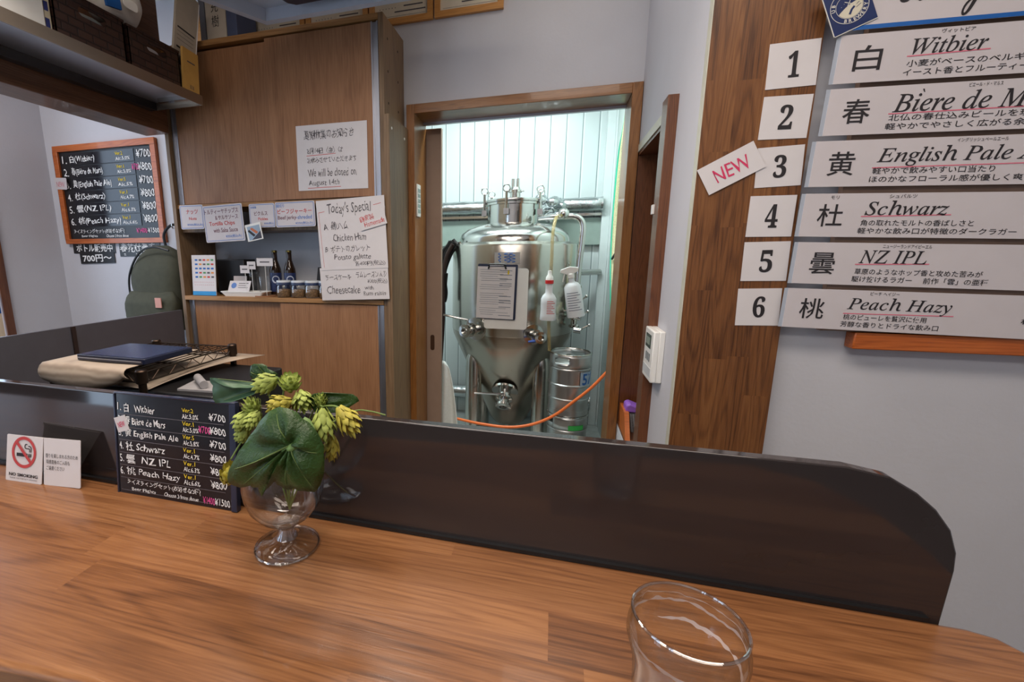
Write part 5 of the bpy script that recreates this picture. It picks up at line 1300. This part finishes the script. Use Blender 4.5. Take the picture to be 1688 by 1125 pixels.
# pipes on the right of the tank
pp = thing('cip_pipe', 'bent stainless steel pipe with clamps on the right side of the tank', 'pipe', (.14, 3.0, .9))
MB().tube(bez([(-.10, 3.08, 1.60), (.02, 3.0, 1.60), (.06, 3.0, 1.60), (.11, 3.0, 1.598), (.148, 3.0, 1.575), (.162, 3.0, 1.53), (.16, 3.0, 1.45), (.152, 3.0, 1.30), (.145, 3.0, 1.10), (.14, 3.0, .92)], 6), .019, 14).build('pipe', M_STEELH, pp)
q = MB()
for z in (1.16, 1.10, .965, .91): q.lathe([(.026, z), (.033, z + .004), (.033, z + .018), (.026, z + .022)], (.143, 3.0, 0), 20)
q.sphere((.045, 2.985, 1.615), .034)
q.build('clamps', M_STEELH, pp)
for z, dx in ((1.08, .05), (.985, .06), (.90, .07)):
    q = MB().tube([(.143, 2.98, z), (.143 + dx * .6, 2.97, z - .005)], .02, 12)
    q.tube([(.143 + dx * .5, 2.97, z), (.143 + dx * 1.2, 2.95, z + .035)], .005, 6)
    q.sphere((.143 + dx * 1.25, 2.95, z + .037), .010)
    q.build('tap', M_STEELH, pp)
MB().tube([(.143, 2.99, 1.02), (-.02, 2.96, 1.02)], .008, 8).build('branch', M_STEELH, pp)
wp2 = thing('wall_tap', 'stainless tap with a black lever on the brewery wall right of the tank', 'tap', (.27, 3.7, 1.27))
MB().tube([(.16, 3.5, 1.235), (.19, 3.6, 1.235), (.34, 3.71, 1.235)], .022, 14).build('pipe', M_STEELH, wp2)
MB().tube([(.19, 3.6, 1.255), (.192, 3.6, 1.31)], .012, 8).build('lever', M_BLACK, wp2)
hz = thing('clear_hose', 'clear hose with amber liquid hanging down in front of the tank', 'hose', (0, 2.75, 1.2))
M_AMB, t, b = nt('amber_hose'); setv(b, rough=.15, alpha=.5); b.inputs['Base Color'].default_value = srgb(186, 166, 110)
MB().tube(bez([(.035, 2.98, 1.60), (.005, 2.88, 1.59), (-.012, 2.80, 1.50), (-.012, 2.77, 1.35), (-.014, 2.765, 1.15), (-.010, 2.765, .95), (0, 2.78, .80)], 8), .010, 12).build('hose_tube', M_AMB, hz)
# spray bottles hung on the tank
def spray(cx, cz, tilt, kind, lb):
    y = 2.70
    M = Matrix.Translation((cx, y, cz)) @ Matrix.Rotation(math.radians(tilt), 4, 'Y')
    s_ = thing('spray_bottle', lb, 'bottle', group='spray bottles hung on the tank', M=M)
    WM[s_.name] = Matrix.Identity(4)   # parts are given in the local frame
    if kind == 0:
        prof = [(0, 0), (.043, 0), (.046, .005), (.044, .03), (.042, .06), (.044, .10), (.043, .125), (.033, .145), (.021, .158), (.020, .185), (.020, .215)]
    else:
        prof = [(0, 0), (.046, 0), (.048, .006), (.047, .12), (.044, .175), (.034, .192), (.017, .202), (.016, .225)]
    Mf = Matrix.Diagonal((1, .7, 1, 1))
    MB().lathe(prof, seg=28, M=Mf, cap=False).build('bottle_body', plain('milky_plastic', srgb(224, 230, 234), .3, .02), s_, local=True)
    lab = MB(); pf = [(r + .0008, z) for r, z in prof]
    def rad(z):
        for (r0, z0), (r1, z1) in zip(pf, pf[1:]):
            if z0 <= z <= z1 and z1 > z0: return r0 + (r1 - r0) * (z - z0) / (z1 - z0)
        return pf[-1][0]
    for k in range(8):
        z = .04 + k * (.010 if kind == 0 else .014); a0, a1 = (-1.75, -.65) if kind == 0 else (-2.4, -.75)
        seg = 8; vs = []
        for i in range(seg + 1):
            a = a0 + (a1 - a0 - .25 * (k % 3)) * i / seg
            for dz in (0, .0035):
                r = rad(z + dz) + .0004; vs.append((r * math.cos(a), .7 * r * math.sin(a), z + dz))
        lab.add(vs, [(2 * i, 2 * i + 2, 2 * i + 3, 2 * i + 1) for i in range(seg)])
    lab.build('printed_lines', M_RED if kind == 0 else plain('slate_ink', srgb(96, 104, 124), .6), s_, local=True)
    if kind == 0:
        MB().lathe([(.0235, .212), (.0235, .232)], seg=24).build('red_collar', plain('bright_red', srgb(206, 40, 40), .4), s_, local=True)
        MB().lathe([(.022, .232), (.020, .250), (.012, .262), (.010, .285), (0, .286)], seg=24, cap=False).build('nozzle_head', M_WHITEP, s_, local=True)
    else:
        q = MB().lathe([(.019, .222), (.019, .245), (.014, .25)], seg=20)
        q.prism([(-.055, -.013, .262), (-.05, -.013, .278), (.0, -.013, .288), (.045, -.013, .276), (.042, -.013, .256), (.015, -.013, .246), (-.02, -.013, .246)], (0, .026, 0))
        q.prism([(-.035, -.006, .256), (-.028, -.006, .256), (-.045, -.006, .205), (-.05, -.006, .208)], (0, .012, 0))
        q.build('trigger_head', M_WHITEP, s_, local=True, bevel=.002)
    # wire hook to the tank
    MB().tube([(0, 0, .255), (0, .03, .30), (0, .09, .31)], .003, 6).build('hook_wire', M_STEELH, s_, local=True)
spray(-.018, .995, 0, 0, 'white bottle with a red collar hanging in front of the tank')
spray(.138, 1.02, -10, 1, 'white trigger spray bottle hanging at the tank\'s right edge')

# insulated pipes on the back wall
fp = thing('insulated_pipe', 'upper foil wrapped pipe along the brewery back wall above the tank', 'pipe', (-.3, 3.72, 1.71), 'foil wrapped pipes in the brewery')
def foil_tube(x0, x1, y, z, r, seed):
    mb = MB(); n = 70; seg = 18; vs = []; fs = []
    for i in range(n + 1):
        x = x0 + (x1 - x0) * i / n
        for k in range(seg):
            a = 2 * PI * k / seg; rr = r * (1 + .10 * noise.noise(Vector((x * 18 + seed, math.cos(a) * 2, math.sin(a) * 2))))
            vs.append((x, y + rr * math.cos(a), z + rr * math.sin(a)))
    for i in range(n):
        for k in range(seg): fs.append((i * seg + k, i * seg + (k + 1) % seg, (i + 1) * seg + (k + 1) % seg, (i + 1) * seg + k))
    return mb.add(vs, fs)
foil_tube(-1.6, .329, 3.70, 1.735, .050, 1).build('wrapped_tube', M_FOIL, fp)
MB().box(-1.6, .329, 3.74, 3.80, 1.655, 1.675).build('support_rail', M_STEELH, fp)
q = MB(); random.seed(3)
for k in range(16):
    q.sphere((-.16 + random.uniform(0, .20), 3.42 + random.uniform(-.05, .2), 1.66 + random.uniform(-.04, .10)), random.uniform(.03, .055), 9, 6, (1, 1, .8))
q.build('crumpled_wrap', M_FOIL, fp)
fp = thing('insulated_pipe', 'lower foil wrapped pipe near the floor left of the tank', 'pipe', (-.9, 3.72, .2), 'foil wrapped pipes in the brewery')
foil_tube(-1.6, .329, 3.72, .2, .055, 4).build('wrapped_tube', M_FOIL, fp)
dk = thing('cable_duct', 'pale boxed ledge under the foil wrapped pipe on the back wall', 'ledge', (-.6, 3.77, 1.5))
MB().box(-1.6, .328, 3.755, 3.80, 1.44, 1.64).build('cover', plain('grey_green_cover', srgb(150, 166, 158), .5), dk)

# kegs
def keg(x, y, z, lb, slot=(-118, 62)):
    k = thing('beer_keg', lb, 'keg', (x, y, z), 'steel kegs beside the tank')
    R = .118
    MB().lathe([(.085, .03), (.10, .022), (R - .004, .03), (R - .004, .075), (R, .085), (R + .001, .10), (R - .003, .105), (R - .003, .175), (R + .003, .180), (R + .003, .186), (R - .003, .191), (R - .003, .275), (R + .001, .28), (R - .003, .288), (R - .012, .30), (.06, .325), (0, .328)], (x, y, z), 56, cap=False).build('shell', M_KEG, k)
    MB().lathe([(R - .008, .0), (R - .003, .0), (R, .004), (R - .002, .035), (R - .008, .035), (R - .008, 0)], (x, y, z), 56, cap=False).build('foot_ring', M_KEG, k)
    # chime with hand slots
    mb = MB(); n = 72; lo, hi = .285, .365
    slots = [math.radians(a) for a in slot]
    zs = [lo, .318, .345, hi]
    for j in range(3):
        for i in range(n):
            a0, a1 = 2 * PI * i / n, 2 * PI * (i + 1) / n
            am = (a0 + a1) / 2
            if j == 1 and any(abs((am - s_ + PI) % (2 * PI) - PI) < .42 for s_ in slots): continue
            mb.add([(x + (R - .003) * math.cos(a), y + (R - .003) * math.sin(a), z + q) for a, q in ((a0, zs[j]), (a1, zs[j]), (a1, zs[j + 1]), (a0, zs[j + 1]))], [(0, 1, 2, 3)])
    mb.build('chime', M_KEG, k, solid=.004)
    MB().tube([(x + (R - .003) * math.cos(2 * PI * i / 48), y + (R - .003) * math.sin(2 * PI * i / 48), z + hi) for i in range(48)], .005, 8, closed=True).build('rim', M_STEELH, k)
    MB().lathe([(.03, .325), (.03, .345), (.024, .35), (0, .35)], (x, y, z), 20, cap=False).build('spear', M_STEELH, k)
    return k
def keg_patch(k, x, y, a0, a1, z0, z1, mat, nm, txt=None, tm=None, R=.1195):
    mb = MB(); n = 10; vs = []
    for i in range(n + 1):
        a = a0 + (a1 - a0) * i / n
        for z in (z0, z1): vs.append((x + R * math.cos(a), y + R * math.sin(a), z))
    mb.add(vs, [(2 * i, 2 * i + 2, 2 * i + 3, 2 * i + 1) for i in range(n)])
    o = None
    if mat is not None: o = mb.build(nm, mat, k)
    if txt:
        vs, fs = glyphs(txt, .02); ax = min(v[0] for v in vs); bx = max(v[0] for v in vs); by = max(v[1] for v in vs); ay = min(v[1] for v in vs)
        out = []
        for vx, vy in vs:
            a = a0 + (a1 - a0) * (.12 + .76 * (vx - ax) / (bx - ax)); zz = z0 + (z1 - z0) * (.1 + .8 * (vy - ay) / (by - ay))
            out.append((x + (R + .001) * math.cos(a), y + (R + .001) * math.sin(a), zz))
        MB().add(out, fs).build('lettering', tm, o or k, smooth=0)
    return o
KX, KY = .122, 2.75
k1 = keg(KX, KY, .437, 'upper steel keg of the stack beside the tank')
keg_patch(k1, KX, KY, math.radians(-62), math.radians(-8),   .620, .705, plain('pale_blue_patch', srgb(150, 176, 200), .5), 'number_patch', '57', M_BLUE)
k2 = keg(KX, KY, .065, 'lower steel keg with green tape under the other keg', (20, 200))
keg_patch(k2, KX, KY, math.radians(-88), math.radians(-42), .355, .385, plain('green_tape', srgb(60, 176, 84), .5), 'green_tape')
keg_patch(k2, KX, KY, math.radians(-90), math.radians(-40), .25, .32, None, '', '10', plain('yellow_paint', srgb(200, 180, 60), .6))
pal = thing('keg_platform', 'low platform carrying the stacked kegs', 'platform', (.15, 2.75, 0))
MB().box(.0, .244, 2.62, 2.88, 0, .064).build('deck', plain('grey_deck', srgb(110, 116, 116), .6), pal, bevel=.004)
pa = thing('steel_pail', 'small steel pail low at the right foot of the doorway', 'pail', (.318, 2.62, 0))
MB().lathe([(.06, .002), (.072, .30), (.069, .30), (.058, .006), (0, .006), (0, .002)], (.318, 2.62, 0), 40, cap=False).build('pail_body', M_KEG, pa)
MB().tube([(.318 + .072 * math.cos(2 * PI * i / 40), 2.62 + .072 * math.sin(2 * PI * i / 40), .303) for i in range(40)], .005, 8, closed=True).build('rim', M_STEELH, pa)
# hoses
o = thing('black_hose', 'coiled black hoses hanging at the left of the tank', 'hose', (-.7, 3.0, 1.2))
q = MB()
for i, dx in enumerate((0, .022, -.02, .04)):
    q.tube(bez([(-.66 + dx * .3, 3.0, 1.44 + .01 * i), (-.66 + dx, 3.0, 1.455 - .01 * i), (-.70 + dx, 3.0, 1.38), (-.745 + dx, 3.0, 1.25), (-.735 + dx, 3.0, 1.12), (-.725 + dx * .5, 3.0, 1.06), (-.715 + dx * .4, 2.99, 1.16), (-.705 + dx * .4, 2.98, 1.25)], 8), .013, 10)
q.build('coil', M_BLACK, o)
MB().tube(bez([(-.645, 2.98, 1.44), (-.69, 2.98, 1.35), (-.712, 2.98, 1.2), (-.71, 2.98, .95), (-.722, 2.98, .72), (-.735, 2.98, .55)], 8), .014, 10).build('hanging_end', plain('dark_brown_rubber', srgb(52, 36, 32), .5), o)
MB().tube([(TX - TR + .01, 3.05, 1.435), (-.60, 3.0, 1.45)], .008, 8).build('hanger', M_STEELH, o)
o = thing('wall_hose', 'yellow braided and green hoses curving down the right brewery wall', 'hose', (.39, 3.4, 1.6))
MB().tube(bez([(.386, 3.17, 2.30), (.386, 3.28, 2.16), (.386, 3.45, 2.0), (.386, 3.50, 1.66), (.386, 3.44, 1.32), (.386, 3.20, .95), (.386, 3.08, .80)], 8), .008, 10).build('green_hose', plain('green_hose_rubber', srgb(60, 200, 160), .4), o)
MB().tube(bez([(.382, 3.06, 2.25), (.382, 3.14, 2.12), (.382, 3.24, 1.95), (.382, 3.30, 1.62), (.382, 3.24, 1.32), (.382, 3.06, 1.02), (.382, 2.98, .90)], 8), .018, 12).build('yellow_hose', plain('yellow_braid', srgb(206, 198, 156), .5, .2, 160), o)
o = MB().tube([(.366, 3.22, 1.34), (.372, 3.02, 1.395)], .008, 8).build('black_lever', M_BLACK, None)
o2 = o; tag(o, 'short black lever sticking out beside the yellow hose', 'lever')
MB().tube([(.369, 3.12, 1.367), (.40, 3.12, 1.367)], .006, 6).build('pivot', M_STEELH, o)
o = MB().tube(bez([(-.70, 2.68, .36), (-.56, 2.67, .352), (-.40, 2.62, .352), (-.22, 2.60, .354), (-.08, 2.60, .385), (.04, 2.60, .450), (.14, 2.60, .540), (.24, 2.60, .64), (.335, 2.60, .76), (.39, 2.60, .80)], 8), .0085, 10).build('orange_hose', plain('orange_rubber', srgb(232, 116, 52), .45, .05), None)
tag(o, 'orange hose sagging across the doorway in front of the tank', 'hose')
# white cloth at the left of the doorway
mb = MB(); nu, nv = 16, 20; vs = []; fs = []
for j in range(nv + 1):
    v = j / nv
    for i in range(nu + 1):
        u = i / nu; wd = .045 + .11 * v ** .7
        vs.append((-.665 + wd * u * 1.02 + .03 * (1 - v), 2.58 + .02 * math.sin(u * 9 + v * 2) * (.3 + v), .745 - .03 * (u * 2 - 1) ** 2 * (1 - v) - v * .50))
for j in range(nv):
    for i in range(nu): fs.append((j * (nu + 1) + i, j * (nu + 1) + i + 1, (j + 1) * (nu + 1) + i + 1, (j + 1) * (nu + 1) + i))
o = mb.add(vs, fs).build('white_cloth', plain('white_towel', srgb(228, 234, 230), .9, .04, 60, .6), None, smooth=80, solid=.004)
tag(o, 'white cloth hanging at the lower left of the doorway', 'cloth')
